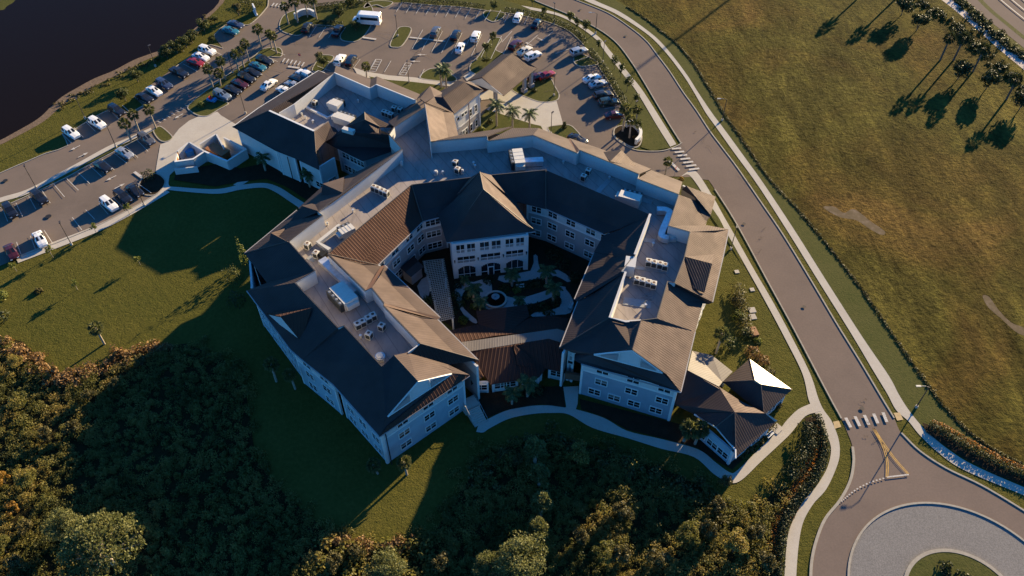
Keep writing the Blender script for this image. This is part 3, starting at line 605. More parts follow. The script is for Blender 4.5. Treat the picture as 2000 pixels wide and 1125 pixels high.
# inner slopes facing the courtyard
mb = MB()
slope(mb, [(641, 497), (714, 568)], [(738, 518), (744, 520)])
slope(mb, [(726, 562), (750, 592)], [(752, 518), (860, 620)])
slope(mb, [(749, 597), (820, 671)], [(855, 624), (934, 703)])
mb.build('roof', M['roof'], B, solid=.22)
mb = MB()
U((714, 568, T_), (726, 562, T_), (752, 518, E_), (744, 520, E_)); U((750, 592, T_), (749, 597, T_), (855, 624, E_), (860, 620, E_))
mb.build('rake', M['brown'], B)
# ---- north-west wing
mb = MB(); slope(mb, [(641, 496), (804, 361)], [(738, 518), (826, 433)]); mb.build('roof', M['tile'], B, solid=.22, label='reddish-brown ribbed slope over the north-west wing, facing the courtyard')
mb = MB()
slope(mb, [(785, 291), (668, 380), (621, 414)], [(700, 334), (634, 360), (582, 407)], kick=0)
slope(mb, [(630, 421), (564, 472)], [(580, 410), (477, 495)], kick=0)
mb.build('roof', M['roof'], B, solid=.22)
mb = MB()
U((630, 359, 11.6), (669, 376, T_), (672, 346, 9.6)); U((630, 359, 11.6), (669, 376, T_), (625, 400, 9.4))
U((590, 402, 11.6), (624, 413, T_), (632, 392, 9.8)); U((590, 402, 11.6), (624, 413, T_), (560, 440, 9.4))
U((529, 455, 11.5), (562, 472, T_), (545, 462, 10.6), (575, 440, 9.8)); U((529, 455, 11.5), (562, 472, T_), (523, 485, 10))
mb.build('dormer_roof', M['roof'], B, solid=.15)
# ---- north wing and hub
mb = MB()
slope(mb, [(830, 203), (841, 276)], [(885, 220), (895, 264)], 13.8)
U((841, 276, T_), (951, 266, T_), (1000, 247, E_), (895, 264, E_))
U((953, 275, T_), (1041, 264, T_), (1052, 250, E_), (1000, 250, E_))
slope(mb, [(1041, 264), (1127, 299)], [(1052, 250), (1109, 271)], kick=0)
slope(mb, [(1132, 293), (1192, 317), (1248, 340)], [(1113, 270), (1172, 290), (1272, 330)], kick=0)
slope(mb, [(1245, 349), (1326, 380)], [(1272, 332), (1333, 355)], kick=0)
U((1214, 293, 11.9), (1192, 315, T_ + .1), (1247, 328, 9.9)); U((1214, 293, 11.9), (1192, 315, T_ + .1), (1175, 297, 9.6))
mb.build('roof', M['roof'], B, solid=.22)
mb = MB(); U((1127, 299, T_), (1132, 293, T_), (1113, 270, E_), (1109, 271, E_)); mb.build('rake', M['brown'], B)
# inner slope of the north wing, facing the courtyard
mb = MB()
slope(mb, [(804, 361), (918, 347), (960, 342), (1066, 332)], [(826, 433), (864, 423), (1013, 395), (1066, 408)])
slope(mb, [(1066, 332), (1270, 419)], [(1066, 408), (1178, 457)])
mb.build('roof', M['roof'], B, solid=.22)
# central hipped pavilion
mb = MB()
RZ = 15.6
def hip(a, b_, c, d):
    mb.up(PL([a, b_, c, d]))
k = lambda t, e, f=.30: (lerp(P(*e), P(*t), f)[:2])
def kick_tri(r1, r2, e1, e2):
    R1, R2, E1, E2 = P(*r1), P(*r2), P(*e1), P(*e2)
    f1 = lerp(E1, R1, .36); f1.z = E1.z + (R1.z - E1.z) * .27; f2 = lerp(E2, R2, .36); f2.z = E2.z + (R2.z - E2.z) * .27
    mb.up([R1, R2, f2, f1] if (R1 - R2).length > .01 else [R1, f2, f1]); mb.up([f1, f2, E2, E1])
rA, rB = (937, 336, RZ), (944, 370, RZ)
kick_tri(rB, rB, (1047, 452, E_), (872, 474, E_))
kick_tri(rA, rB, (1005, 392, E_ + .6), (1047, 452, E_))
kick_tri(rA, rB, (855, 418, E_ + .6), (872, 474, E_))
U((937, 336, RZ), (893, 379, 12.4), (918, 347, T_ + .1)); U((937, 336, RZ), (1005, 392, E_ + .6), (960, 342, T_)); U((937, 336, RZ), (918, 347, T_ - .2), (960, 342, T_ - .4))
mb.build('roof', M['roof'], B, solid=.22, label='steep hipped roof of the central pavilion')
# ---- east wing
mb = MB()
slope(mb, [(1326, 380), (1306, 441)], [(1392, 398), (1378, 440)])
U((1340, 363, 12.2), (1398, 384, E_), (1388, 421, E_)); U((1340, 363, 12.2), (1388, 421, E_ + .1), (1377, 436, E_), (1366, 415, 9.5), (1357, 386, 10.6), (1332, 370, 11.2))
U((1306, 441, T_), (1348, 453, T_), (1400, 450, 10), (1424, 448, E_), (1382, 440, E_))
slope(mb, [(1348, 453), (1337, 503)], [(1424, 448), (1413, 500)])
slope(mb, [(1337, 503), (1318, 553)], [(1413, 500), (1392, 590)])
U((1337, 501, T_ + .1), (1391, 515, 12.2), (1394, 497, 10.2)); U((1337, 503, T_ + .1), (1391, 515, 12.2), (1376, 571, 9.9), (1355, 563, 10.8))
U((1304, 549, T_), (1318, 553, T_), (1392, 590, E_), (1385, 594, E_ - .6), (1340, 590, 10.0))
slope(mb, [(1304, 550), (1283, 622)], [(1378, 572), (1358, 648)])
U((1283, 622, T_), (1252, 626, T_ + .7), (1235, 683, T_ + .7), (1302, 731, 10.2), (1330, 766, E_), (1358, 648, E_))
mb.build('roof', M['roof'], B, solid=.22)
mb = MB()
slope(mb, [(1270, 418), (1240, 497)], [(1178, 460), (1160, 492)])
slope(mb, [(1240, 497), (1214, 530)], [(1160, 493), (1122, 584)])
slope(mb, [(1222, 531), (1191, 620)], [(1128, 589), (1093, 679)])
U((1191, 475, 11.0), (1240, 499, T_ + .1), (1200, 510, 10.6)); U((1214, 530, T_), (1222, 531, T_), (1128, 589, E_), (1122, 584, E_))
U((1252, 626, T_ + .7), (1235, 683, T_ + .7), (1158, 691, 10.2), (1125, 689, 9.3), (1093, 679, E_), (1191, 620, T_), (1222, 628, T_))
U((1093, 679, E_), (1158, 691, 10.2), (1296, 730, 10.2), (1330, 766, E_), (1316, 763, E_), (1267, 746, E_), (1135, 711, E_), (1122, 704, E_), (1125, 690, E_))
mb.build('roof', M['roof'], B, solid=.22)
# gable walls over the two front ends
for apex, l, r in (((816, 746, T_ + .45), (757, 814, 10.2), (882, 731, 10.2)), ((1235, 685, T_ + .45), (1160, 693, 10.2), (1294, 729, 10.2))):
    A_, L_, R_ = P(*apex), P(*l), P(*r)
    mb = MB(); mb.poly([A_, L_, R_]); gw = mb.build('gable_wall', M['stucco'], B, solid=.12)
    mb = MB()
    for p, q in ((A_, L_), (A_, R_), (L_, R_)): mb.tube(p + Vector((0, 0, .05)), q + Vector((0, 0, .05)), .13, n=4)
    for f in (.36, .66):
        b0 = lerp(L_, R_, f); s = min(f / .5, (1 - f) / .5); mb.tube(b0, b0 + Vector((0, 0, (A_.z - L_.z) * s)), .07, n=4)
    mb.build('gable_trim', M['trim'], B)
    out = Vector((R_.y - L_.y, -(R_.x - L_.x), 0)).normalized() * .05
    if out.y > 0: out = -out
    for f0, f1 in ((.10, .34), (.68, .90)):
        s0, s1 = min(f0 / .5, (1 - f0) / .5), min(f1 / .5, (1 - f1) / .5)
        h = A_.z - L_.z; p, q = lerp(L_, R_, f0) + out, lerp(L_, R_, f1) + out
        mb = MB(); mb.poly([p, q, q + Vector((0, 0, h * s1 * .85)), p + Vector((0, 0, h * s0 * .85))]); mb.build('gable_panel', M['siding'], B)

# ridge caps and eave gutters
M['cap'] = flat('ridge_cap_metal', (.085, .062, .050), .5, .1)
def caps(parent, lines_, r=.1):
    for a, b_ in lines_:
        mb = MB(); mb.tube(P(*a) + Vector((0, 0, .03)), P(*b_) + Vector((0, 0, .03)), r, n=5); mb.build('ridge_cap', M['cap'], parent)
caps(B, [((937, 336, 15.6), (944, 370, 15.6)), ((944, 370, 15.6), (1024, 434, 10.7)), ((1024, 434, 10.7), (1047, 452, 9)), ((944, 370, 15.6), (898, 437, 10.7)), ((769, 694, 13.3), (815, 744, 13.3)), ((1252, 626, 13.3), (1235, 683, 13.3)), ((562, 472, 12.6), (477, 495, 9)), ((804, 361, 12.6), (826, 433, 9)), ((641, 496, 12.6), (738, 518, 9)), ((1340, 363, 12.2), (1388, 421, 9.1)), ((820, 671, 12.6), (934, 703, 9)), ((1191, 620, 12.6), (1093, 679, 9)), ((1066, 332, 12.6), (1066, 408, 9))])
for ln in ([(738, 518), (826, 433), (864, 423)], [(752, 518), (860, 620)], [(855, 624), (934, 703)], [(1066, 408), (1178, 457)], [(1093, 679), (1128, 589)], [(1122, 584), (1160, 493)], [(741, 853), (917, 734)], [(1135, 711), (1316, 763), (1330, 766)], [(482, 568), (567, 683), (590, 703), (649, 750), (741, 853)], [(1330, 766), (1358, 648)], [(1392, 590), (1413, 500), (1424, 448)], [(477, 495), (580, 410)], [(872, 474), (1047, 452)]):
    mb = MB(); strip(mb, PL(ln, E_), .16, E_ - .16, E_ + .03); mb.build('gutter', M['siding'], B)

# ---- flat roof deck and parapets
OUT = [(746, 716), (672, 636), (660, 640), (576, 552), (615, 529), (564, 472), (630, 421), (621, 414), (785, 291), (760, 263), (770, 248), (825, 212), (831, 210), (841, 276), (951, 266), (953, 275), (1041, 264), (1127, 299), (1132, 293), (1248, 340), (1245, 349), (1326, 380), (1306, 441), (1348, 453), (1337, 503), (1318, 553), (1304, 550), (1283, 622), (1252, 626)]
INN = [(1222, 628), (1191, 620), (1222, 531), (1214, 530), (1240, 497), (1270, 418), (1066, 332), (960, 342), (918, 347), (804, 361), (641, 496), (714, 568), (726, 562), (750, 592), (749, 597), (820, 671), (797, 688), (769, 694)]
top = PL(OUT + INN, T_)
mb = MB(); mb.prism(top, 0, F_); mb.build('flat_roof_core', M['membrane'], B)  # deck on top; body below added as a solid core to block leaking sun
mb = MB()
def parapet(pts, zt, zf, hi=.06, th=.16):
    q = PL(pts, zt)
    for a, b_ in zip(q[:-1], q[1:]): wallbox(mb, a, b_, zf, zt - .03, th)
parapet([(830, 203), (841, 276)], 13.8, F_); parapet(OUT, T_, F_); parapet([OUT[-1]] + INN[:6], T_, F_); parapet(INN[10:17], T_, F_)
mb.build('parapet', M['stucco'], B)
mb = MB()
def coping(pts, zt, wd=.34):
    q = PL(pts, zt); strip(mb, q, wd, zt - .03, zt + .07)
coping(OUT, T_, .17); coping(INN[6:11], T_, .14); coping(INN[10:16], T_, .17)
mb.build('coping', M['soffit'], B)
mb = MB(); coping([(1270, 418), (1240, 497)], T_ + .15, .4); mb.build('coping', M['stucco'], B)
mb = MB(); coping([(1222, 531), (1191, 620), (1222, 628), (1252, 626)], T_ + .1, .36); mb.build('coping', M['stucco'], B)

M['rightfront'] = siding('wall_blue_grey_siding', (.22, .245, .275))
# ---- facades; eave lines given as photo points at eave height
def facC(a, b_, wins, ze=E_ - .05, **kw): return facade(B, P(*a, E_), P(*b_, E_), ze, wins, e=-1, **kw)
def fac(a, b_, wins, ze=E_ - .05, **kw): return facade(B, P(*a, E_), P(*b_, E_), ze, wins, **kw)
fac((741, 853), (917, 734), [(f, z, 'std') for f in (.24, .55, .85) for z in (1.75, 4.75, 7.7)] , band=6.55, mats=('wallblue', 'stucco'))
fac((649, 750), (741, 853), W3((.2, .5, .82)), band=6.55, mats=('wallblue', 'stucco'))
fac((567, 683), (649, 750), W3((.3, .75)), band=6.55, mats=('wallblue', 'stucco'), inset=.4)
fac((482, 568), (567, 683), W3((.12, .36, .6, .85)), band=6.55, mats=('wallblue', 'stucco'))
fac((477, 495), (482, 568), W3((.3, .75)), band=6.55, mats=('wallblue', 'stucco'))
fac((580, 410), (477, 495), W3((.15, .5, .85)), band=6.55, mats=('wallblue', 'stucco'))
fac((700, 334), (580, 410), W3((.25, .75)), band=6.55, mats=('wallblue', 'stucco'))
# courtyard sides
facC((738, 518), (826, 433), [(f, z, 'std') for f in (.13, .42, .71, .93) for z in (1.75, 4.75, 7.6)], band=6.55)
facC((828, 432), (864, 423), [(.5, z, 'trip') for z in (1.75, 4.75, 7.6)], band=6.55)
facC((1066, 408), (1178, 457), [(f, z, 'std') for f in (.14, .43, .74, .97) for z in (1.75, 4.75, 7.6)], band=6.55)
facC((1035, 400), (1066, 408), [(.4, z, 'std') for z in (1.75, 4.75, 7.6)], band=6.55)
facC((934, 703), (855, 624), W3((.2, .5, .8)), band=6.55); facC((860, 620), (752, 518), W3((.15, .4, .65, .9)), band=6.55)
facC((1128, 589), (1093, 679), [], band=6.55); facC((1160, 493), (1122, 584), [], band=6.55); facC((1178, 460), (1160, 493), [], band=6.55)
# right wing front
fac((1128, 707), (1330, 766), [(f, z, 'std') for f in (.22, .55, .88) for z in (4.75, 7.7)] + [(f, 1.75, 'std') for f in (.16, .38, .6, .84)], band=6.55, mats=('rightfront', 'stucco'))
fac((1098, 681), (1128, 691), [(.5, 5.2, 'small'), (.7, 8.2, 'small')], band=6.9, inset=.9)
fac((1330, 766), (1358, 648), W3((.1, .3, .5, .7, .9)), band=6.55); fac((1358, 648), (1413, 500), W3((.1, .26, .42, .58, .74, .9)), band=6.55); fac((1413, 500), (1424, 448), W3((.3, .7)), band=6.55)
fac((1424, 448), (1378, 440), [], band=6.55); fac((1388, 421), (1398, 384), W3((.5,)), band=6.55); fac((1398, 384), (1333, 355), W3((.3, .7)), band=6.55)
fac((1333, 355), (1272, 330), W3((.3, .7)), band=6.55); fac((1272, 330), (1109, 271), [], band=6.55); fac((1109, 271), (1052, 250), [], band=6.55); fac((1052, 250), (895, 264), [], band=6.55)
fac((895, 264), (885, 220), [], band=6.55)
# dark recessed balcony beside the right front
mb = MB(); c = P(1119, 738, 2.9); mb.box((c.x, c.y + .2, 3.1), (2.6, .5, 1.5), R(-12)); mb.build('awning', M['brown'], B)

# ---- white three-bay porch in the courtyard
p0, p1 = P(887, 545.6), P(1031, 527.5); d = (p1 - p0).normalized(); out = Vector((d.y, -d.x, 0)); rz = math.atan2(d.y, d.x); L = (p1 - p0).length
PW = 9.0
def pq(x, o_, z): return xy(p0 + d * x + out * o_, z)
mb = MB()
def pbox(x0, x1, z0, z1, th=.35, o_=0.0): mb.box(pq((x0 + x1) / 2, o_ - th / 2, (z0 + z1) / 2), (x1 - x0, th, z1 - z0), rz)
cols = [(0, .8), (L * .333 - .45, L * .333 + .45), (L * .667 - .45, L * .667 + .45), (L - .8, L)]
for a, b_ in cols: pbox(a, b_, 0, PW)
for i in range(3):
    a, b_ = cols[i][1], cols[i + 1][0]
    pbox(a, b_, 5.55, 6.35); pbox(a, b_, 3.15, 3.75); pbox(a, b_, 8.55, PW)
    n = 10                                            # flat arch under each ground-floor bay
    for k in range(n):
        x0, x1 = a + (b_ - a) * k / n, a + (b_ - a) * (k + 1) / n
        t = ((x0 + x1) / 2 - (a + b_) / 2) / ((b_ - a) / 2); z = 3.15 - .75 * t * t
        pbox(x0, x1, z - .02, 3.15)
    m_ = (a + b_) / 2; pbox(m_ - .25, m_ + .25, 6.35, 8.55)
mb.build('porch_front', M['stucco'], B)
mb = MB()
for x in (0.0, L):
    mb.box(pq(x + (.18 if x == 0 else -.18), -2.6, PW / 2), (.36, 4.5, PW), rz)
mb.build('porch_side', M['stucco'], B)
mb = MB(); mb.box(pq(L / 2, -4.6, PW / 2), (L, .3, PW), rz); mb.build('wall', M['siding'], B)
mb = MB()
for z in (3.3, 6.1): mb.box(pq(L / 2, -2.4, z), (L - .8, 4.0, .3), rz)
mb.build('porch_floor', M['concrete'], B)
for i in range(3):
    a, b_ = cols[i][1], cols[i + 1][0]
    for kind, z0, z1, nm in (('g', .05, 2.75, 3), ('m', 3.75, 5.55, 3)):
        mb = MB(); mb.box(pq((a + b_) / 2, -.22, (z0 + z1) / 2), (b_ - a, .04, z1 - z0), rz); g = mb.build('screen', M['glass'], B)
        mb = MB()
        for k in range(nm + 1):
            x = a + .05 + (b_ - a - .1) * k / nm; mb.box(pq(x, -.15, (z0 + z1) / 2), (.07, .08, z1 - z0), rz)
        if kind == 'm':
            for z in (4.55, 3.8): mb.box(pq((a + b_) / 2, -.15, z), (b_ - a, .09, .07), rz)
            for k in range(26): x = a + (b_ - a) * (k + .5) / 26; mb.box(pq(x, -.14, 4.17), (.04, .04, .7), rz)
        else: mb.box(pq((a + b_) / 2, -.15, .9), (b_ - a, .08, .07), rz)
        mb.build('screen_frame', M['trim'], B)
    m_ = (a + b_) / 2
    for x0, x1 in ((a, m_ - .25), (m_ + .25, b_)):
        mb = MB(); mb.box(pq((x0 + x1) / 2, -.22, 7.45), (x1 - x0, .04, 2.2), rz); mb.build('screen', M['glass'], B)
        mb = MB(); mb.box(pq((x0 + x1) / 2, -.14, 7.45), (.07, .07, 2.2), rz)
        for z in (6.4, 7.2): mb.box(pq((x0 + x1) / 2, -.145, z), (x1 - x0, .08, .07), rz)
        for k in range(12): x = x0 + (x1 - x0) * (k + .5) / 12; mb.box(pq(x, -.14, 6.8), (.04, .04, .8), rz)
        mb.build('screen_frame', M['trim'], B)
place_window(B, 'door', pq(L / 2, -.05, 1.1), rz)
for x in (L * .333, L * .667, .35, L - .35):
    mb = MB(); mb.box(pq(x, .12, 4.6), (.16, .2, .45), rz); mb.box(pq(x, .12, 4.9), (.26, .3, .1), rz); mb.build('wall_lamp', M['black'], B)
# down pipes
mb = MB()
for a, e in (((741, 853), (917, 734)),):
    q = P(*a, E_); mb.tube((q.x + .75, q.y + .75, 0), (q.x + .75, q.y + .75, 8.9), .09)
mb.build('downpipe', M['black'], B)
# entry stairs and landing at the left front
ST = thing('stairs', 'grey concrete entry stairs beside the blue-grey left wing front', 'stairs', P(925, 800))
mb = MB(); b0 = P(913, 788, 0); b1 = P(940, 830, 0); dd = (b1 - b0).normalized()
for k in range(8):
    c = lerp(b0, b1, .42 + k * .075); mb.box((c.x, c.y, (1.2 - k * .15) / 2), (.34, 2.2, 1.2 - k * .15), math.atan2(dd.y, dd.x))
attach(mb.build('steps', M['concrete']), ST)
mb = MB(); c = lerp(b0, b1, .18); mb.box((c.x, c.y, .6), (2.2, 2.6, 1.2), math.atan2(dd.y, dd.x)); attach(mb.build('landing', M['concrete']), ST)
mb = MB(); s = Vector((-dd.y, dd.x, 0))
for sg in (-1, 1):
    a = lerp(b0, b1, .05) + s * 1.15 * sg; e = lerp(b0, b1, 1.0) + s * 1.15 * sg; mid = lerp(b0, b1, .4) + s * 1.15 * sg
    mb.tube(xy(a, 2.1), xy(mid, 2.1), .04); mb.tube(xy(mid, 2.1), xy(e, 1.0), .04)
    for t in (0, .5, 1): q = lerp(a, mid, t); mb.tube(xy(q, 1.2), xy(q, 2.1), .03)
    for t in (.5, 1): q = lerp(mid, e, t); mb.tube(xy(q, 0), xy(q, 2.1 - 1.1 * t), .03)
attach(mb.build('handrail', M['metalg']), ST)

# ================================================================== KITCHEN / AMENITY ANNEX (north-west)
EA, TA, FA = 6.5, 10.0, 7.0
A = thing('amenity_annex', 'two-storey annex with a sunken flat roof and dark hipped metal roofs, beside the service apron', 'building', P(600, 250))
mb = MB()
U((454, 248, EA), (526, 216, TA), (614, 256, TA), (617, 297, 8.0), (623, 332, EA), (575, 309, EA), (537, 294, EA))
U((614, 256, TA), (641, 236, TA), (646, 246, 9.3), (634, 277, 8.2), (617, 297, 8.0))
U((646, 246, 9.3), (634, 277, 8.0), (664, 262, 8.2), (655, 250, 9.0))
slope(mb, [(526, 216), (558, 197), (645, 148), (655, 141)], [(454, 248), (505, 211), (622, 138), (634, 142)], TA, EA, kick=0)
U((526, 216, TA), (558, 197, TA), (574, 203, TA - 1.2), (545, 220, TA - 1.2))
U((653, 142, TA), (722, 172, TA), (724, 154, EA), (656, 128, EA))
U((722, 172, TA), (735, 165, TA), (736, 149, EA), (724, 155, EA))
U((735, 165, TA), (812, 196, TA), (820, 184, EA), (736, 149, EA))
U((811, 197, FA + 1.3), (758, 238, FA + 1.3), (770, 248, T_), (824, 212, T_))
mb.build('roof', M['roof'], A, solid=.2)
# two stacked hips on the south-east corner
TB = 11.2
mb = MB()
U((712, 219, TB), (713, 234, TB), (673, 248, 9.4)); U((712, 219, TB), (713, 234, TB), (742, 248, 9.6), (771, 248, 9.0))
U((713, 234, TB), (742, 248, 9.6), (745, 271, 8.8), (692, 262, 9.0), (673, 248, 9.4))
U((673, 249, 9.6), (672, 258, 9.4), (633, 276, EA + .3)); U((673, 249, 9.6), (757, 263, 9.6), (791, 278, 7.2), (784, 289, EA + .2), (708, 315, EA), (650, 286, EA), (633, 276, EA), (672, 258, 9.4))
mb.build('roof', M['roof'], A, solid=.2)
mb = MB(); c = P(681, 256, 9.6); mb.box((c.x, c.y, 9.7), (2.6, 1.0, .8), R(-24)); mb.build('roof_box', M['metalw'], A)
mb = MB(); mb.prism([P(u, v, TA) for u, v in ((526, 216), (545, 220), (574, 203), (653, 142), (722, 172), (735, 165), (812, 196), (758, 238), (712, 219), (673, 248), (641, 236), (614, 256))], 0, FA); mb.build('flat_roof_core', M['membrane'], A)  # filled down to the ground, an added unseen core against light leaks
mb = MB()
for a, b_ in (((653, 142), (722, 172)), ((722, 172), (735, 165)), ((735, 165), (812, 196)), ((574, 203), (653, 142)), ((545, 220), (574, 203))): wallbox(mb, P(*a, TA), P(*b_, TA), FA, TA - .05, .18)
a, b_ = P(812, 196, TA), P(758, 238, TA); wallbox(mb, a, b_, FA, FA + 1.25, .18)
a, b_ = P(526, 216, TA), P(614, 256, TA); wallbox(mb, a, b_, FA, TA - .05, .18)
a, b_ = P(614, 256, TA), P(641, 236, TA); wallbox(mb, a, b_, FA, TA - .05, .18)
mb.build('parapet', M['stucco'], A)
mb = MB(); q = PL([(583, 201), (602, 213), (640, 232), (652, 226)], FA); strip(mb, q, .5, FA, FA + .45); mb.build('roof_curb', M['trim'], A)
mb = MB(); strip(mb, PL([(526, 216), (614, 256)], TA), .4, TA - .02, TA + .06); strip(mb, PL([(454, 248), (505, 211), (622, 138), (634, 142)], EA), .16, EA - .1, EA + .06); strip(mb, PL([(653, 142), (722, 172), (735, 165), (812, 196)], TA), .22, TA - .02, TA + .05); mb.build('coping', M['trim'], A)
def facA(a, b_, wins, ze=EA - .05, **kw): return facade(A, P(*a, EA), P(*b_, EA), ze, wins, **kw)
facA((454, 248), (537, 294), [], mats=('stucco', 'stucco')); facA((537, 294), (575, 310), [], inset=.35, mats=('stucco', 'stucco')); facA((575, 310), (623, 332), [(.86, 1.6, 'std')], mats=('stucco', 'stucco'))
facA((623, 332), (662, 308), [(.6, 1.6, 'std')], mats=('stucco', 'stucco'))
facA((650, 286), (708, 315), [(f, z, 'std') for f in (.3, .62, .9) for z in (1.6, 4.9)], mats=('wallblue', 'stucco'), band=4.0)
facA((708, 315), (784, 289), [], mats=('wallblue', 'stucco'))
facA((820, 184), (736, 149), [], mats=('stucco', 'stucco')); facA((724, 155), (656, 128), [], mats=('stucco', 'stucco')); facA((634, 142), (505, 211), [], mats=('stucco', 'stucco')); facA((505, 211), (454, 248), [], mats=('stucco', 'stucco'))
mb = MB(); q = P(557, 308, EA); mb.tube((q.x + .3, q.y + .5, 0), (q.x + .3, q.y + .5, 6.3), .1); mb.build('downpipe', M['black'], A)

# ================================================================== ENTRANCE BLOCK AND CANOPY
EE = 8.8
N_ = thing('entrance_block', 'tan two-storey entrance block with purplish-brown metal roof, beside the porte-cochere', 'building', P(905, 220))
mb = MB()
slope(mb, [(865, 190), (907, 160)], [(888, 222), (945, 176)], 11.6, EE)
U((865, 190, 11.6), (888, 222, EE), (830, 200, T_ - .3), (848, 189, 11.8))
U((907, 160, 11.6), (945, 176, EE), (920, 160, EE)); slope(mb, [(865, 190), (907, 160)], [(860, 181), (894, 157)], 11.6, 9.8, kick=0)
U((820, 192, T_), (840, 168, 11.4), (848, 189, 11.8), (830, 200, T_)); U((840, 168, 11.4), (866, 182, 10), (865, 190, 11.2), (848, 189, 11.8)); U((820, 184, 10.5), (840, 168, 11.4), (820, 192, T_))
mb.build('roof', M['roof'], N_, solid=.2)
facade(N_, P(888, 222, EE), P(940, 180, EE), EE - .05, [(f, z, 'tall') for f in (.62, .84) for z in (1.7, 5.6)] + [(f, 6.6, 'small') for f in (.12, .3, .42)] + [(f, 1.7, 'tall') for f in (.3, .42)], band=4.1, mats=('siding', 'stucco'), inset=.35)
facade(N_, P(940, 180, EE), P(905, 162, EE), EE - .05, [(.5, 1.3, 'std')], band=4.1, inset=.35)
facade(N_, P(905, 162, EE), P(862, 186, EE), EE - .05, [], band=4.1, inset=.35)
mb = MB(); q = lerp(P(888, 222, EE), P(940, 180, EE), .5); mb.tube((q.x + .1, q.y, 0), (q.x + .1, q.y, 8.6), .1); mb.build('downpipe', M['brown'], N_)
PC = thing('porte_cochere', 'purplish-brown gabled drive-through canopy on tan pillars at the main entrance', 'canopy', P(980, 160))
ZE, ZR = 4.6, 7.6
mb = MB()
slope(mb, [(941, 151), (1000, 104)], [(984, 187), (1049, 133)], ZR, ZE, kick=.3)
slope(mb, [(941, 151), (1000, 104)], [(912, 158), (980, 106)], ZR, ZE + .3, kick=0)
U((1000, 104, ZR), (1049, 133, ZE), (1012, 115, ZE + .4), (980, 106, ZE + .3))
mb.build('roof', M['roof'], PC, solid=.2)
mb = MB(); mb.poly(PL([(941, 153, ZR - .3), (916, 159, ZE + .3), (981, 186, ZE + .2)])); mb.build('gable_wall', M['stucco'], PC, solid=.12)
for u, v, zz in ((1024, 180, 0), (1037, 170, 0), (968, 205, 0), (932, 166, 4.4), (990, 118, 4.4)):
    q = P(u, v, zz); mb = MB(); mb.box((q.x, q.y, .5), (1.15, 1.15, 1.0), R(40)); mb.box((q.x, q.y, 2.8), (.7, .7, 3.8), R(40)); mb.box((q.x, q.y, 4.35), (.95, .95, .3), R(40)); mb.build('pillar', M['siding'], PC)
mb = MB(); q = P(925, 200); mb.box((q.x, q.y - .5, 3.5), (8, 3.2, .35), R(36)); mb.build('entry_awning', M['brown'], PC)

# ================================================================== ONE-STOREY LINK ACROSS THE COURTYARD MOUTH
M['linktile'] = seam('roof_ribbed_brown', (.060, .034, .027), .75, .75, .6, .0, .6)
K = thing('link_building', 'one-storey link with brown ribbed roofs joining the two front wings', 'building', P(1000, 690))
ZL, ZLt = 3.0, 4.8
mb = MB()
U((902, 668, ZLt), (1088, 642, ZLt), (1104, 647, ZLt), (1094, 668, ZLt), (1072, 661, ZLt), (918, 686, ZLt))
mb.build('ridge_cap', M['palemetal'], K, solid=.15)
mb = MB()
U((902, 668, ZLt - .05), (964, 656, ZLt - .05), (935, 633, ZL), (878, 645, ZL)); U((964, 656, ZLt - .05), (1088, 642, ZLt - .05), (1104, 647, ZLt), (1110, 622, ZL), (1075, 616, ZL), (1030, 622, ZL), (935, 633, ZL))
U((930, 607, ZL), (990, 600, 4.5), (985, 648, 4.5), (935, 634, ZL)); U((1028, 595, ZL), (1034, 617, ZL), (998, 646, 4.3), (985, 648, 4.5), (990, 600, 4.5))
U((918, 686, ZLt - .05), (1072, 661, ZLt - .05), (1000, 676, 4.8), (1017, 742, ZL), (958, 751, ZL), (930, 715, ZL))
U((1000, 672, ZLt), (1072, 661, ZLt - .05), (1094, 668, ZLt - .05), (1106, 729, ZL), (1066, 720, ZL), (1053, 737, ZL), (1017, 742, ZL))
U((1003, 673, ZLt + .1), (1048, 722, ZL + .4), (1030, 690, 4.2)); U((1003, 673, ZLt + .1), (1048, 722, ZL + .4), (1010, 712, 3.9))
U((932, 705, 5.0), (945, 735, ZL + .5), (921, 752, ZL + .3), (919, 722, 4.8))
mb.build('roof', M['linktile'], K, solid=.18)
def facK(a, b_, wins, **kw): return facade(K, P(*a, ZL), P(*b_, ZL), ZL - .05, wins, inset=.5, mats=('stucco', 'stucco'), **kw)
facK((958, 751), (1017, 742), [(.3, 1.7, 'std'), (.7, 1.7, 'std')]); facK((1017, 742), (1053, 737), [(.5, 1.7, 'std')]); facK((1053, 737), (1066, 720), []); facK((1066, 720), (1106, 729), [(.5, 1.7, 'std')])
facK((921, 752), (958, 751), [(.5, 1.7, 'std')]); facK((1110, 622), (1030, 620), []); facK((1034, 617), (1028, 595), []); facK((1028, 595), (930, 607), [(.3, 1.6, 'std')]); facK((930, 607), (935, 634), []); facK((935, 634), (878, 645), [])
mb = MB(); q = P(975, 760); mb.box((q.x, q.y, 1.0), (1.9, 1.0, 2.0), R(8)); tag(mb.build('utility_cabinet', M['metalw']), 'white utility cabinet standing on the bed before the link building', 'cabinet')

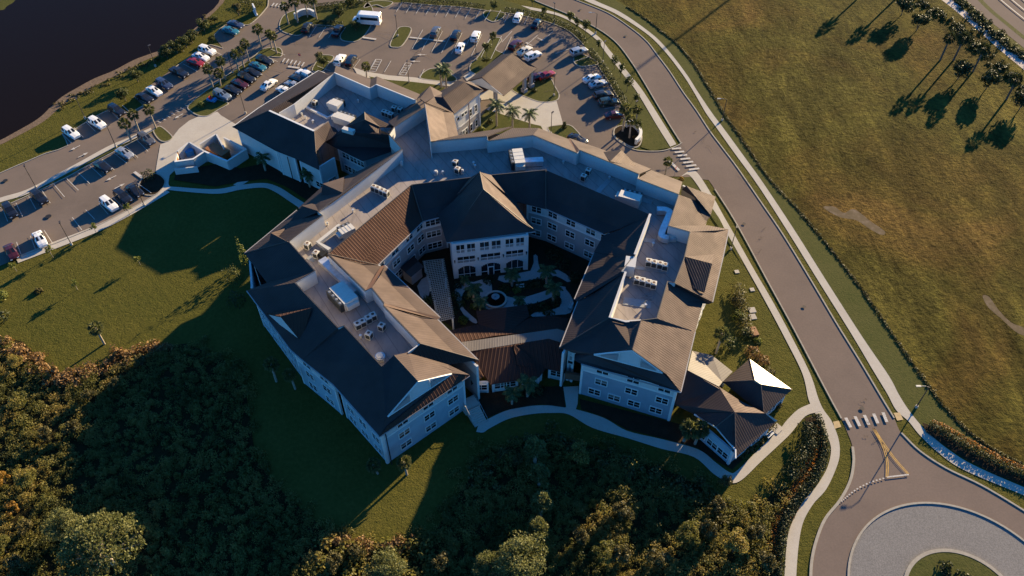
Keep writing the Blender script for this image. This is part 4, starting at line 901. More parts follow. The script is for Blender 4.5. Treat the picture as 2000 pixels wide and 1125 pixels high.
# ================================================================== SOUTH-EAST CLUBHOUSE
S = thing('clubhouse', 'one-storey clubhouse with a pyramid roof and dark ribbed hips at the south-east corner', 'building', P(1440, 800))
ZS = 4.0
mb = MB()
U((1343, 723, 6.8), (1404, 755, 6.2), (1443, 781, 6.2), (1435, 805, 7.2), (1356, 809, ZS), (1318, 790, ZS), (1310, 760, ZS))
U((1474, 743, 7.3), (1464, 701, ZS + .6), (1411, 746, ZS + .6)); 
U((1486, 751, 7.2), (1547, 761, ZS + .6), (1492, 811, ZS + .6)); U((1474, 743, 7.3), (1486, 751, 7.2), (1492, 811, ZS + .6), (1411, 746, ZS + .6))
U((1435, 805, 7.2), (1356, 808, ZS + .3), (1399, 833, 5.6)); U((1435, 805, 7.2), (1399, 833, 5.6), (1420, 858, 4.8), (1437, 878, 4.2), (1440, 845, 5.4))
U((1435, 805, 7.2), (1494, 807, 5.4), (1515, 825, ZS - .2), (1437, 894, ZS - .3), (1437, 878, 4.2))
U((1443, 781, 6.2), (1494, 807, 5.4), (1435, 805, 7.2))
mb.build('roof', M['roof'], S, solid=.18)
mb = MB(); U((1352, 685, ZS), (1391, 694, ZS), (1431, 726, ZS), (1411, 746, 4.6), (1404, 755, 6.2), (1343, 723, 6.8)); mb.build('roof', M['palemetal'], S, solid=.15, label='low pale sunlit slope beside the east wing')  # sunlit brightness of this slope put into a paler roof colour
mb = MB(); U((1474, 743, 7.3), (1486, 751, 7.2), (1547, 761, ZS + .6), (1464, 701, ZS + .6)); mb.build('roof', M['glareroof'], S, solid=.12, label='pyramid roof face flashing white in the low sun')
mb = MB(); U((1494, 809, 5.0), (1504, 812, 4.6), (1519, 822, ZS - .2), (1512, 824, ZS - .2)); mb.build('roof', M['glareroof'], S, solid=.1, label='small eave corner flashing white in the sun')  # sliver of sun glare laid in as a pale glossy sheet
def facS(a, b_, wins, z=ZS - .2, **kw): return facade(S, P(*a, ZS), P(*b_, ZS), z, wins, inset=.6, mats=('wallblue', 'stucco'), **kw)
caps(S, [((1474, 743, 7.3), (1486, 751, 7.2)), ((1474, 743, 7.3), (1411, 746, 4.6)), ((1486, 751, 7.2), (1492, 811, 4.6)), ((1486, 751, 7.2), (1547, 761, 4.6)), ((1474, 743, 7.3), (1464, 701, 4.6)), ((1435, 805, 7.2), (1399, 833, 5.6)), ((1435, 805, 7.2), (1437, 894, 3.7))], .08)
facS((1352, 820), (1433, 890), [(f, 1.6, 'std') for f in (.16, .5, .8)]); facS((1433, 890), (1515, 826), [(.3, 1.5, 'std'), (.7, 1.5, 'std')]); facS((1515, 826), (1494, 808), []); facS((1492, 811), (1547, 761), [(.5, 1.5, 'std')]); facS((1547, 761), (1464, 701), []); facS((1431, 726), (1391, 694), []); facS((1391, 694), (1352, 685), []); facS((1464, 701), (1431, 726), [])
mb = MB()
strip(mb, PL([(1356, 809), (1399, 834), (1420, 859), (1437, 879), (1437, 895)], 4.4), .18, 4.2, 4.45)
mb.build('gutter', M['trim'], S)

# ================================================================== COURTYARD: PERGOLA, HUT, FOUNTAIN, BENCHES
PG = thing('pergola', 'long white lattice-topped pergola crossing the courtyard beside the red-brown wing', 'pergola', P(855, 570))
c4 = PL([(829, 511), (864, 507), (884, 622), (860, 628)], 2.9); a, b_, c, d4 = c4
mb = MB()
for k in range(8):
    t = k / 7; p, q = lerp(a, b_, t), lerp(d4, c, t); mid = (p + q) / 2; dv = q - p
    mb.box((mid.x, mid.y, 2.9), (dv.length, .11, .16), math.atan2(dv.y, dv.x))
mb.build('rafter', M['kerb'], PG)
mb = MB()
for k in range(34):
    t = k / 33; p, q = lerp(a, d4, t), lerp(b_, c, t); e = (q - p).normalized() * .35; p -= e; q += e; mid = (p + q) / 2; dv = q - p
    mb.box((mid.x, mid.y, 3.03), (dv.length, .11, .1), math.atan2(dv.y, dv.x))
mb.build('slat', M['kerb'], PG)
for t in (0, .33, .66, 1):
    for s0, s1 in ((a, d4), (b_, c)):
        p = lerp(s0, s1, t); mb = MB(); mb.box((p.x, p.y, 1.4), (.28, .28, 2.8)); mb.build('post', M['trim'], PG)
HT = thing('garden_hut', 'small tan hut with dark flat gable roof, between pergola and grey wing', 'hut', P(803, 545))
mb = MB(); U((782, 523, 3.0), (808, 499, 3.0), (817, 510, 3.6), (792, 532, 3.6)); U((792, 532, 3.6), (817, 510, 3.6), (828, 521, 2.9), (803, 541, 2.9)); mb.build('roof', M['roof'], HT, solid=.12)
mb = MB(); mb.prism(PL([(786, 525), (808, 504), (823, 521), (803, 537)], 2.8), 0, 2.85); mb.build('wall', M['siding'], HT)
mb = MB(); q = P(797, 538, 1.2); mb.box((q.x + .1, q.y - .1, 1.1), (1.0, .1, 2.0), R(-40)); mb.build('door', M['brown'], HT)
FT = thing('fountain', 'round dark-water fountain basin at the centre of the courtyard', 'fountain', P(968, 588))
q = P(968, 588); mb = MB(); n = 28
ringp = [Vector((q.x + 1.9 * math.cos(2 * math.pi * k / n), q.y + 1.9 * math.sin(2 * math.pi * k / n), 0)) for k in range(n)]
strip(mb, ringp, .35, 0, .6, True); mb.build('basin', M['concrete'], FT)
mb = MB(); mb.prism([Vector((q.x + (p.x - q.x) * .93, q.y + (p.y - q.y) * .93, 0)) for p in ringp], 0, .4); mb.build('pool_water', M['water'], FT)
mb = MB(); mb.tube((q.x, q.y, 0), (q.x, q.y, 1.5), .2, .12); mb.tube((q.x, q.y, 1.1), (q.x, q.y, 1.25), .3, .75, 14); mb.build('spout', M['metalg'], FT)
caps(A, [((526, 216, 10), (454, 248, 6.5)), ((614, 256, 10), (617, 297, 8)), ((712, 219, 11.2), (713, 234, 11.2)), ((713, 234, 11.2), (673, 248, 9.4)), ((713, 234, 11.2), (742, 248, 9.6))], .08)
caps(N_, [((865, 190, 11.6), (907, 160, 11.6))], .08); caps(PC, [((941, 151, 7.6), (1000, 104, 7.6))], .08)
# dumpster enclosure
D = thing('bin_enclosure', 'zigzag white block wall enclosure with tan gates beside the service apron', 'enclosure', P(410, 310))
mb = MB(); HZ = 2.5
def wl(pts, h=HZ):
    q = PL(pts, HZ)
    for a, b_ in zip(q[:-1], q[1:]): wallbox(mb, a, b_, 0, h, .32)
wl([(345, 300), (342, 315), (377, 310), (399, 295), (444, 314), (480, 290), (437, 268)]); wl([(346, 295), (369, 277), (399, 295)]); wl([(390, 281), (422, 261), (437, 287)])
mb.build('wall', M['stucco'], D)
mb = MB(); q = PL([(346, 291), (345, 312)], HZ); wallbox(mb, q[0], q[1], .2, 2.3, .1); q = PL([(391, 281), (420, 262)], HZ); wallbox(mb, q[0] + Vector((.2, .4, 0)), q[1] + Vector((.2, .4, 0)), .2, 2.4, .1); mb.build('gate', M['wood'], D)
mb = MB(); strip(mb, PL([(341, 316), (377, 311), (400, 296), (444, 315), (481, 291)], HZ), .42, HZ, HZ + .1); mb.build('coping', M['trim'], D)
mb = MB(); q = P(425, 293, 1.6); mb.box((q.x, q.y, .9), (4.8, 2.2, 1.6), R(-32)); mb.box((q.x, q.y, 1.76), (5.0, 2.4, .12), R(-32))
for k in range(-2, 3): mb.box((q.x + k * 1.0 * math.cos(R(-32)), q.y + k * 1.0 * math.sin(R(-32)), .95), (.12, 2.3, 1.5), R(-32))
tag(mb.build('waste_container', M['wood']), 'long rust-brown waste container inside the block enclosure', 'container')
mb = MB(); q = P(372, 303); mb.box((q.x, q.y, .65), (1.6, 1.2, 1.2), R(30)); mb.box((q.x, q.y, 1.3), (1.7, 1.3, .1), R(30)); tag(mb.build('waste_bin', M['blue']), 'blue lidded bin inside the small open cell of the enclosure', 'bin')
mb = MB(); wallbox(mb, P(340, 330, 1.6), P(385, 325, 1.6), 0, 1.6, .25); tag(mb.build('garden_wall', M['stucco']), 'low pale wall below the bin enclosure, beside the footpath', 'wall')
# ================================================================== CARS
def paint(name, col, rough=.28, metallic=.0):
    m, t, b = nodes(name); c = Vector(col)
    n = N(t, "ShaderNodeTexNoise"); n.inputs["Scale"].default_value = 1.5; t.links.new(coords(t), n.inputs["Vector"])
    t.links.new(ramp(t, n.outputs[0], [(.3, c * .93), (.7, c * 1.05)]), b.inputs["Base Color"])
    b.inputs["Roughness"].default_value = rough; b.inputs["Metallic"].default_value = metallic
    b.inputs["Coat Weight"].default_value = .22; b.inputs["Coat Roughness"].default_value = .08; return m
PAINT = {'white': paint('paint_white', (.66, .64, .60)), 'black': paint('paint_black', (.010, .010, .011)), 'silver': paint('paint_silver', (.36, .36, .36), .35, .5), 'grey': paint('paint_grey', (.10, .10, .105), .35, .4),
         'red': paint('paint_red', (.20, .012, .010)), 'maroon': paint('paint_maroon', (.05, .008, .008)), 'navy': paint('paint_navy', (.03, .04, .075)), 'teal': paint('paint_teal', (.03, .15, .19), .3, .3), 'green': paint('paint_green', (.012, .03, .025)), 'slate': paint('paint_slate', (.17, .21, .25), .3, .4), 'beige': paint('paint_beige', (.50, .45, .36))}
PROF = {
 'sedan': [(-2.32, .74, .70, .74, .58), (-2.05, .87, .90, .97, .70), (-1.6, .91, .95, 1.03, .74), (-.9, .92, .95, 1.40, .61), (.1, .92, .94, 1.43, .61), (.98, .92, .91, .98, .74), (1.9, .89, .78, .84, .68), (2.28, .78, .58, .63, .58)],
 'suv': [(-2.32, .80, .92, .98, .66), (-2.2, .90, 1.0, 1.12, .72), (-1.98, .92, 1.02, 1.62, .63), (-.9, .94, 1.03, 1.70, .66), (.15, .94, 1.02, 1.68, .66), (.95, .93, 1.0, 1.08, .78), (1.9, .91, .93, .99, .72), (2.28, .82, .66, .72, .64)],
 'pickup': [(-2.75, .88, .95, .98, .80), (-2.6, .93, 1.02, 1.04, .82), (-1.0, .95, 1.02, 1.04, .84), (-.85, .95, 1.03, 1.70, .66), (.35, .95, 1.02, 1.68, .66), (1.05, .94, 1.0, 1.08, .80), (2.2, .92, .95, 1.0, .76), (2.6, .84, .66, .72, .66)]}
def car_meshes(kind, col):
    pr = PROF[kind]; mb = MB(); S = []
    for x, w_, zs, zt, wt in pr:
        S.append([Vector((x, -w_ * .9, .22)), Vector((x, -w_, .45)), Vector((x, -w_ * .99, zs)), Vector((x, -wt, zt)), Vector((x, 0, zt + .03)), Vector((x, wt, zt)), Vector((x, w_ * .99, zs)), Vector((x, w_, .45)), Vector((x, w_ * .9, .22))])
    for a, b_ in zip(S[:-1], S[1:]):
        for i in range(8): mb.poly([a[i], a[i + 1], b_[i + 1], b_[i]][::-1])
        mb.poly([a[0], b_[0], b_[8], a[8]])
    mb.poly(S[0]); mb.poly(S[-1][::-1]); body = mb.mesh('body', PAINT[col], True)
    ir = [i for i, s in enumerate(pr) if s[3] > 1.3]; r0, r1 = ir[0], ir[-1]
    def quad(a, b_, c, d, name, shr=.08, off=.02):
        m_ = (a + b_ + c + d) / 4; q = [lerp(p, m_, shr) for p in (a, b_, c, d)]; nn = (q[1] - q[0]).cross(q[2] - q[1]).normalized()
        mb = MB(); mb.poly([p + nn * off for p in q]); mb.poly([p - nn * .01 for p in q[::-1]]); return mb.mesh(name, M['cglass'])
    f, g = S[r1], S[r1 + 1]; wind = quad(g[3], g[5], f[5], f[3], 'windscreen')
    f, g = S[r0], S[r0 - 1]; rear = quad(g[5], g[3], f[3], f[5], 'rear_window')
    sl = quad(S[r0][6] + Vector((-.1, 0, 0)), S[r1][6] + Vector((.35, 0, 0)), S[r1][5] * 1, S[r0][5] * 1, 'side_window', .07)
    mb = MB(); q = [Vector((v.co.x, -v.co.y, v.co.z)) for v in sl.vertices]; mb.poly(q[:4][::-1]); mb.poly(q[4:][::-1]); sr = mb.mesh('side_window', M['cglass'])
    return body, wind, rear, sl, sr, pr
mb = MB(); mb.tube((0, -.11, 0), (0, .11, 0), .34, n=14); mb.tube((0, -.125, 0), (0, .125, 0), .2, n=10, mi=1); WHEEL = mb.mesh('wheel', [M['tyre'], M['rim']])
mb = MB(); mb.box((0, 0, 0), (.12, .34, .14)); HEAD = mb.mesh('headlight', M['head'])
mb = MB(); mb.box((0, 0, 0), (.1, .3, .2)); TAIL = mb.mesh('taillight', M['tail'])
_cars = {}
def car(u, v, du, dv, kind, col, label, group='cars parked in the lot', z=.75):
    a = P(u - du * .5, v - dv * .5, z); b_ = P(u + du * .5, v + dv * .5, z); d = b_ - a; rz = math.atan2(d.y, d.x)
    c = P(u, v, z); t = thing({'pickup': 'pickup_truck'}.get(kind, 'parked_car'), label, {'suv': 'car', 'sedan': 'car', 'pickup': 'pickup truck'}[kind], (c.x, c.y, .13 * 0 + ZM), rz, group)
    key = (kind, col)
    if key not in _cars: _cars[key] = car_meshes(kind, col)
    body, wind, rear, sl, sr, pr = _cars[key]
    meshobj('body', body, t); meshobj('windscreen', wind, t); meshobj('rear_window', rear, t); meshobj('side_window', sl, t); meshobj('side_window', sr, t)
    xf, xr = pr[-2][0] - .45, pr[1][0] + .72
    for x in (xf, xr):
        for y in (-.84, .84): meshobj('wheel', WHEEL, t, (x, y, .34))
    zf = pr[-1][2] - .02; zr = pr[0][2] - .02
    for y in (-.56, .56):
        meshobj('headlight', HEAD, t, (pr[-1][0] - .03, y, zf)); meshobj('taillight', TAIL, t, (pr[0][0] + .0, y, zr - .06))
    return t
CARS = [
 (139, 260, 24, 16, 'suv', 'white', 'white SUV parked nearest the left edge beside the pond lawn'),
 (190, 241, 24, 14, 'suv', 'white', 'white wagon beside the tall lamp post on the pond side'),
 (228, 216, 24, 14, 'suv', 'black', 'black SUV at the kerb bulb on the pond side, two bays past the white wagon'),
 (282, 191, 26, 12, 'sedan', 'black', 'black car just above the kerb bulb on the pond side'),
 (301, 178, 24, 14, 'sedan', 'white', 'white sedan between a black car and a navy SUV on the pond side'),
 (321, 165, 26, 14, 'suv', 'navy', 'dusty navy SUV to the right of the white sedan, pond side'),
 (350, 142, 27, 13, 'pickup', 'black', 'black pickup truck parked alone on the pond side'),
 (382, 122, 28, 10, 'sedan', 'red', 'bright red car on the pond side'),
 (392, 111, 28, 10, 'sedan', 'white', 'white sedan between the red car and a white SUV'),
 (405, 99, 28, 10, 'suv', 'white', 'white SUV next to the rounded kerb end, top of the pond-side row'),
 (450, 60, 28, 8, 'sedan', 'teal', 'dark teal sedan under the big shrub at the lot entrance'),
 (460, 48, 28, 8, 'sedan', 'navy', 'dark blue car tucked behind the teal sedan at the lot entrance'),
 (434, 186, 27, 12, 'suv', 'slate', 'blue-grey SUV, first of the palm row beside the blue cart'),
 (454, 176, 27, 11, 'sedan', 'black', 'black car second in the palm row, next to the blue-grey SUV'),
 (468, 164, 27, 11, 'sedan', 'maroon', 'dark maroon car third in the palm row'),
 (482, 153, 27, 11, 'suv', 'black', 'black SUV fourth in the palm row'),
 (493, 142, 27, 11, 'sedan', 'black', 'black sedan fifth in the palm row, left of the teal one'),
 (503, 130, 27, 10, 'sedan', 'teal', 'teal sedan sixth in the palm row'),
 (517, 119, 28, 10, 'suv', 'black', 'black SUV at the upper end of the palm row beside the kerb'),
 (525, 165, 22, -17, 'sedan', 'white', 'white sedan driving along the aisle in front of the annex'),
 (556, 177, -22, -10, 'sedan', 'white', 'white car half hidden behind the annex roof edge, lowest of four'),
 (572, 166, -22, -10, 'sedan', 'silver', 'silver car half hidden behind the annex roof, second of four'),
 (580, 154, -22, -10, 'sedan', 'black', 'black car behind the annex roof, third of four'),
 (594, 145, -22, -10, 'suv', 'white', 'white SUV with blue glass at the upper end of the annex row'),
 (664, 117, 12, -18, 'suv', 'white', 'white SUV nose-out beside a black SUV near the annex corner'),
 (686, 118, 12, -20, 'suv', 'black', 'black SUV beside the white one near the annex corner'),
 (600, 54, 10, -16, 'suv', 'black', 'black SUV below the curved entrance sign wall'),
 (660, 60, 10, -17, 'pickup', 'black', 'black pickup at the right end of the shaded bays near the bus'),
 (851, 62, 9, -15, 'suv', 'grey', 'grey SUV at the left end of the middle row'),
 (890, 69, 8, -15, 'suv', 'black', 'black SUV in the middle row between a grey and a white one'),
 (929, 71, 7, -16, 'suv', 'white', 'white SUV in the middle row beside the planted island'),
 (899, 93, 7, -16, 'sedan', 'white', 'white sedan nose to nose below the middle row'),
 (1012, 34, 9, -17, 'suv', 'white', 'white SUV in the far row near the hedge'),
 (1048, 46, 10, -14, 'sedan', 'black', 'black sedan in the far row right of the white SUV'),
 (1007, 88, 17, -14, 'suv', 'maroon', 'dark red SUV behind the canopy, left of two pale cars'),
 (1025, 99, 19, -12, 'sedan', 'beige', 'beige sedan behind the canopy between a red and a white SUV'),
 (1041, 109, 20, -9, 'suv', 'white', 'white SUV nearest the canopy roof edge'),
 (1131, 101, 20, -6, 'suv', 'silver', 'silver SUV beside the small grassed bulb at the hedge'),
 (1068, 147, 20, -8, 'sedan', 'red', 'bright red car at the tip of the canopy island'),
 (1048, 150, 18, -8, 'sedan', 'maroon', 'maroon car half hidden by the canopy roof corner'),
 (1156, 153, 24, -8, 'sedan', 'white', 'white sedan along the hedge, first of a pair'),
 (1168, 164, 24, -7, 'sedan', 'silver', 'silver sedan along the hedge below the white sedan'),
 (1178, 186, 25, -5, 'suv', 'black', 'black SUV along the hedge below the silver sedan'),
 (1189, 200, 26, -3, 'suv', 'green', 'dark green SUV along the hedge above the maroon car'),
 (1201, 225, 26, -3, 'sedan', 'maroon', 'dark maroon car lowest along the hedge by the sign palms'),
 (1128, 272, 18, 8, 'sedan', 'black', 'dark car with red tail peeping over the north roof edge'),
 (243, 299, 26, 14, 'sedan', 'silver', 'silver sedan in the lower lot below the median lamp'),
 (200, 325, 26, 15, 'sedan', 'black', 'black sedan in the lower lot, left of the silver sedan'),
 (286, 272, 24, 16, 'suv', 'grey', 'grey SUV at the apron end of the lower lot'),
 (77, 386, 22, 20, 'suv', 'black', 'large black SUV parked under the lower-left lamp'),
 (20, 412, 16, 22, 'suv', 'black', 'black SUV nearest the left edge in the lower lot'),
 (213, 399, 24, 20, 'suv', 'white', 'white SUV parked by the lawn walk in the lower lot'),
 (240, 385, 25, 20, 'suv', 'black', 'black SUV right of the white SUV by the lawn walk'),
 (263, 372, 24, 18, 'sedan', 'black', 'black car in shade under the round shrub'),
 (78, 467, 14, 26, 'sedan', 'white', 'white sedan lowest in the lot, above the sloping lawn'),
 (22, 492, 14, 26, 'sedan', 'maroon', 'dark maroon car at the lower left corner of the lot'),
]
for c in CARS: car(*c)
# shuttle bus
a, b_ = P(742, 40, 1.3), P(692, 36, 1.3); d = b_ - a; c = (a + b_) / 2
T = thing('shuttle_bus', 'white shuttle bus with a dark window band near the top of the lot', 'bus', (c.x, c.y, ZM), math.atan2(d.y, d.x))
mb = MB(); S = []
for x, w_, z0, z1 in ((-3.6, 1.12, .4, 2.85), (-3.5, 1.15, .38, 2.95), (1.7, 1.15, .38, 2.95), (2.2, 1.1, .38, 2.75), (2.75, 1.0, .4, 1.45), (3.6, .95, .42, 1.25), (3.75, .85, .5, .95)):
    S.append([Vector((x, -w_, z0)), Vector((x, -w_, z1 - .2)), Vector((x, -w_ * .9, z1)), Vector((x, w_ * .9, z1)), Vector((x, w_, z1 - .2)), Vector((x, w_, z0))])
for p, q in zip(S[:-1], S[1:]):
    for i in range(5): mb.poly([p[i], p[i + 1], q[i + 1], q[i]][::-1])
    mb.poly([p[0], q[0], q[5], p[5]])
mb.poly(S[0]); mb.poly(S[-1][::-1]); mb.build('body', PAINT['white']).parent = T
for y in (-1.16, 1.16):
    mb = MB(); mb.box((-.9, y, 1.95), (4.6, .05, .75)); mb.build('side_window', M['cglass']).parent = T
    mb = MB(); mb.box((2.0, y * .96, 1.75), (.7, .05, .6)); mb.build('cab_window', M['cglass']).parent = T
    for x in (2.75, -2.2): meshobj('wheel', WHEEL, T, (x, y * .87, .4), 0, 1.2)
    meshobj('taillight', TAIL, T, (-3.62, y * .8, 1.1)); meshobj('headlight', HEAD, T, (3.72, y * .62, .8))
mb = MB(); mb.poly([(2.24, -.95, 2.55), (2.24, .95, 2.55), (2.8, .9, 1.48), (2.8, -.9, 1.48)][::-1]); mb.build('windscreen', M['cglass']).parent = T
mb = MB(); mb.box((-3.62, 0, 2.1), (.04, .7, .8)); mb.build('rear_window', M['cglass']).parent = T
# small blue utility cart with a red seat at the palm row
c = P(415, 199); T = thing('utility_cart', 'small blue utility cart with red seat in the island bed beside the palm row', 'cart', (c.x, c.y, .13), R(-20))
mb = MB(); mb.box((0, 0, .5), (2.2, 1.1, .45)); mb.box((.85, 0, .8), (.4, 1.0, .35)); mb.build('body', M['blue']).parent = T
mb = MB(); mb.box((-.1, 0, .85), (.5, .9, .25)); mb.box((-.35, 0, 1.1), (.12, .9, .5)); mb.build('seat', M['red']).parent = T
for x in (.7, -.7):
    for y in (-.5, .5): meshobj('wheel', WHEEL, T, (x, y, .26), 0, .75)

# ================================================================== LAMP POSTS, SIGNS
def lot_lamp(u, v, label, h=5.6, rz=0.0):
    c = P(u, v); t = thing('lot_lamp', label, 'lamp post', (c.x, c.y, 0), rz, 'lamp posts of the car park')
    meshobj('pole', LP_POLE, t, sc=(1, 1, h / 5.6)); meshobj('footing', LP_FOOT, t); meshobj('lamp_head', LP_HEAD, t, (0, 0, h))
mb = MB(); mb.tube((0, 0, .3), (0, 0, 5.6), .085, .06, 8); LP_POLE = mb.mesh('pole', M['pole'])
mb = MB(); mb.tube((0, 0, 0), (0, 0, .55), .24, .24, 10); LP_FOOT = mb.mesh('footing', M['concrete'])
mb = MB(); mb.box((.35, 0, 0), (.7, .34, .12)); mb.box((0, 0, 0), (.16, .16, .2)); LP_HEAD = mb.mesh('lamp_head', M['pole'])
for u, v, l, rz in ((71, 367, 'dark lamp post on the median above the large black SUV', 2), (140, 478, 'dark lamp post on the lawn walk beside the white sedan', 2), (167, 232, 'tall dark lamp post on the pond lawn beside the white wagon', -1), (227, 288, 'dark lamp post on the median above the silver sedan', 1), (480, 222, 'dark lamp post by the annex corner beside the concrete apron', 2.5), (282, 402, 'dark lamp post on the lawn walk beside the shaded black cars', 2), (455, 143, 'dark lamp post among the palms of the parked row', 0),
                    (777, 71, 'dark lamp post on the grassed oval island', 2), (799, 161, 'dark lamp post on the walk by the accessible bays', 1.5), (1082, 187, 'dark lamp post on the canopy island', 1), (1082, 46, 'dark lamp post behind the hedge at the far corner of the lot', 2), (304, 130, 'thin dark lamp post on the pond bank', 1), (930, 118, 'dark lamp post on the planted island by the white sedan', 0), (1177, 122, 'dark lamp post between young oaks by the street walk', 1), (1237, 240, 'dark lamp post rising behind the curved sign wall', 1), (1427, 487, 'dark lamp post on the lawn right of the east wing', 1.2), (1076, 262, 'slender dark lamp post beside the entry path', 1)): lot_lamp(u, v, l, rz=rz)
mb = MB(); mb.tube((0, 0, .2), (0, 0, 5.6), .11, .07, 10); mb.tube((0, 0, 5.55), (-.6, 0, 5.85), .05); SL_POLE = mb.mesh('pole', M['pole'])
mb = MB(); mb.tube((-.6, 0, 5.85), (-1.5, 0, 5.9), .045); SL_ARM = mb.mesh('arm', M['metalg'])
mb = MB(); mb.box((-1.75, 0, 5.88), (.75, .3, .14)); SL_HEAD = mb.mesh('lamp_head', M['metalg'])
for u, v, l in ((1789, 796, 'tall street lamp at the crossing by the roundabout'), (1410, 236, 'tall street lamp on the far verge opposite the driveway'), (1163, 66, 'tall street lamp beside the curved street near the young oaks')):
    c = P(u, v); t = thing('street_lamp', l, 'street lamp', (c.x, c.y, 0), R(0), 'street lamps')
    meshobj('pole', SL_POLE, t); meshobj('arm', SL_ARM, t); meshobj('lamp_head', SL_HEAD, t); meshobj('footing', LP_FOOT, t)
def sign(u, v, label, mat='red', h=2.1, rz=0.0, oct_=True):
    c = P(u, v); t = thing('road_sign', label, 'sign', (c.x, c.y, 0), rz)
    mb = MB(); mb.tube((0, 0, 0), (0, 0, h), .035, n=6); mb.build('post', M['metalg']).parent = t
    mb = MB(); n = 8 if oct_ else 4; r = .38
    pts = [(r * math.cos(2 * math.pi * (k + .5) / n), r * math.sin(2 * math.pi * (k + .5) / n)) for k in range(n)]
    mb.poly([(x, -.06, h + y) for x, y in pts]); mb.poly([(x, -.03, h + y) for x, y in pts[::-1]]); mb.build('sign_plate', M[mat]).parent = t
    if oct_:
        cu = bpy.data.curves.new('lettering', 'FONT'); cu.body = 'STOP'; cu.size = .26; cu.align_x = 'CENTER'; cu.align_y = 'CENTER'; cu.extrude = .004; cu.materials.append(M['trim'])
        tmp = bpy.data.objects.new('lettering', cu); COL.objects.link(tmp); dg = bpy.context.evaluated_depsgraph_get(); dg.update(); me_ = bpy.data.meshes.new_from_object(tmp.evaluated_get(dg)); bpy.data.objects.remove(tmp); o = bpy.data.objects.new('lettering', me_); COL.objects.link(o); o.parent = t; o.location = (0, -.068, h); o.rotation_euler = (R(90), 0, 0)
sign(588, 122, 'red stop sign at the crosswalk by the two leafy trees', rz=R(-20)); sign(1317, 343, 'stop sign post at the driveway mouth beside a palm', rz=R(60)); sign(375, 203, 'red stop sign on the tip of the palm-row island', rz=R(-40))
# curved sign walls
def curved_wall(pts, h, label, name, flower=True):
    q = spline(PL(pts), 6); T = thing(name, label, 'sign wall', (q[0].x, q[0].y, 0)); mb = MB(); strip(mb, q, .5, 0, h); attach(mb.build('wall', M['stucco']), T)
    mb = MB(); strip(mb, q, .62, h, h + .12); attach(mb.build('coping', M['trim']), T); return T
curved_wall([(1222, 249), (1232, 246), (1243, 253), (1250, 264), (1249, 274), (1241, 283)], 1.3, 'pale curved monument wall in the bed by the driveway', 'monument_wall')
curved_wall([(577, 38), (590, 31), (605, 29), (616, 34)], 1.6, 'pale blue-white curved monument wall at the far entrance', 'monument_wall')
mb = MB(); c = P(499, 26); mb.box((c.x, c.y, 1.1), (.35, 2.6, 2.2), R(25)); mb.box((c.x, c.y, .1), (.7, 3.0, .2), R(25)); tag(mb.build('sign_panel', M['trim']), 'white upright sign panel on the lawn at the top entrance', 'sign')

# ================================================================== ROOFTOP MACHINES
def ac_meshes():
    mb = MB(); mb.box((0, 0, .06), (.96, .96, .12)); mb.box((0, 0, 1.14), (.98, .98, .12))
    for x in (-.45, .45):
        for y in (-.45, .45): mb.box((x, y, .6), (.08, .08, .98))
    cas = mb.mesh('casing', M['metalw'])
    mb = MB(); mb.box((0, 0, .6), (.88, .88, .96)); coil = mb.mesh('coil', M['coil'])
    mb = MB(); mb.tube((0, 0, 1.2), (0, 0, 1.27), .40, .38, 14); mb.tube((0, 0, 1.265), (0, 0, 1.275), .26, .26, 12, 1); fan = mb.mesh('fan', [M['metalw'], M['brown']])
    return cas, coil, fan
AC = ac_meshes()
ORD = ['first', 'second', 'third', 'fourth', 'fifth', 'sixth']
def condenser(u, v, z, label, rz=0.0, sc=1.0):
    c = P(u, v, z + 1.2 * sc); t = thing('condenser_unit', label, 'air conditioner', (c.x, c.y, z + .12), rz, 'rooftop condenser units', sc)
    meshobj('casing', AC[0], t); meshobj('coil', AC[1], t); meshobj('fan', AC[2], t)
FZ = F_
for row, rz, pts in (('the left wing cluster, counted from the lower left', R(28), ((698, 632), (707.5, 627), (719, 620), (728, 614.5))), ('the row beside the red-brown slope', R(-24), ((730, 364), (737.6, 367), (746, 371), (753.6, 374.5))), ('the upper row on the east wing', R(-12), ((1267.5, 509), (1278, 511.5), (1289.5, 514), (1299.5, 517))), ('the lower row on the east wing', R(-12), ((1244.6, 544), (1255, 546.5), (1267, 550), (1277, 553)))):
    for i, (u, v) in enumerate(pts): condenser(u, v, FZ, 'pale condenser unit, %s in %s' % (ORD[i], row), rz)
for u, v, z, l in ((745, 635, FZ, 'single condenser standing right of the left wing cluster'), (720, 651, FZ, 'single condenser below the left wing cluster'), (600, 476, FZ, 'pale condenser at the foot of the white parapet, upper of two'), (617, 493, FZ, 'pale condenser by the roof pit, lower of two'), (889, 315, FZ, 'condenser on the hub roof, rear of a close pair'), (893.5, 329, FZ, 'condenser on the hub roof, front of a close pair'), (1149.5, 331.5, FZ, 'condenser on the north wing roof, rear of two'), (1140, 343, FZ, 'condenser on the north wing roof, front of two'),
                   (769.6, 209, FA, 'tall condenser on the sunken annex roof, near its far wall'), (781, 212, FA, 'condenser on the annex roof, partly behind the sloping rim'), (750, 217, FA, 'condenser first in the short annex row'), (757, 219.5, FA, 'condenser second in the short annex row'), (763, 222.5, FA, 'condenser third in the short annex row'), (614, 198, FA, 'small tan unit in the corner of the annex roof')): condenser(u, v, z, l, R(-25))
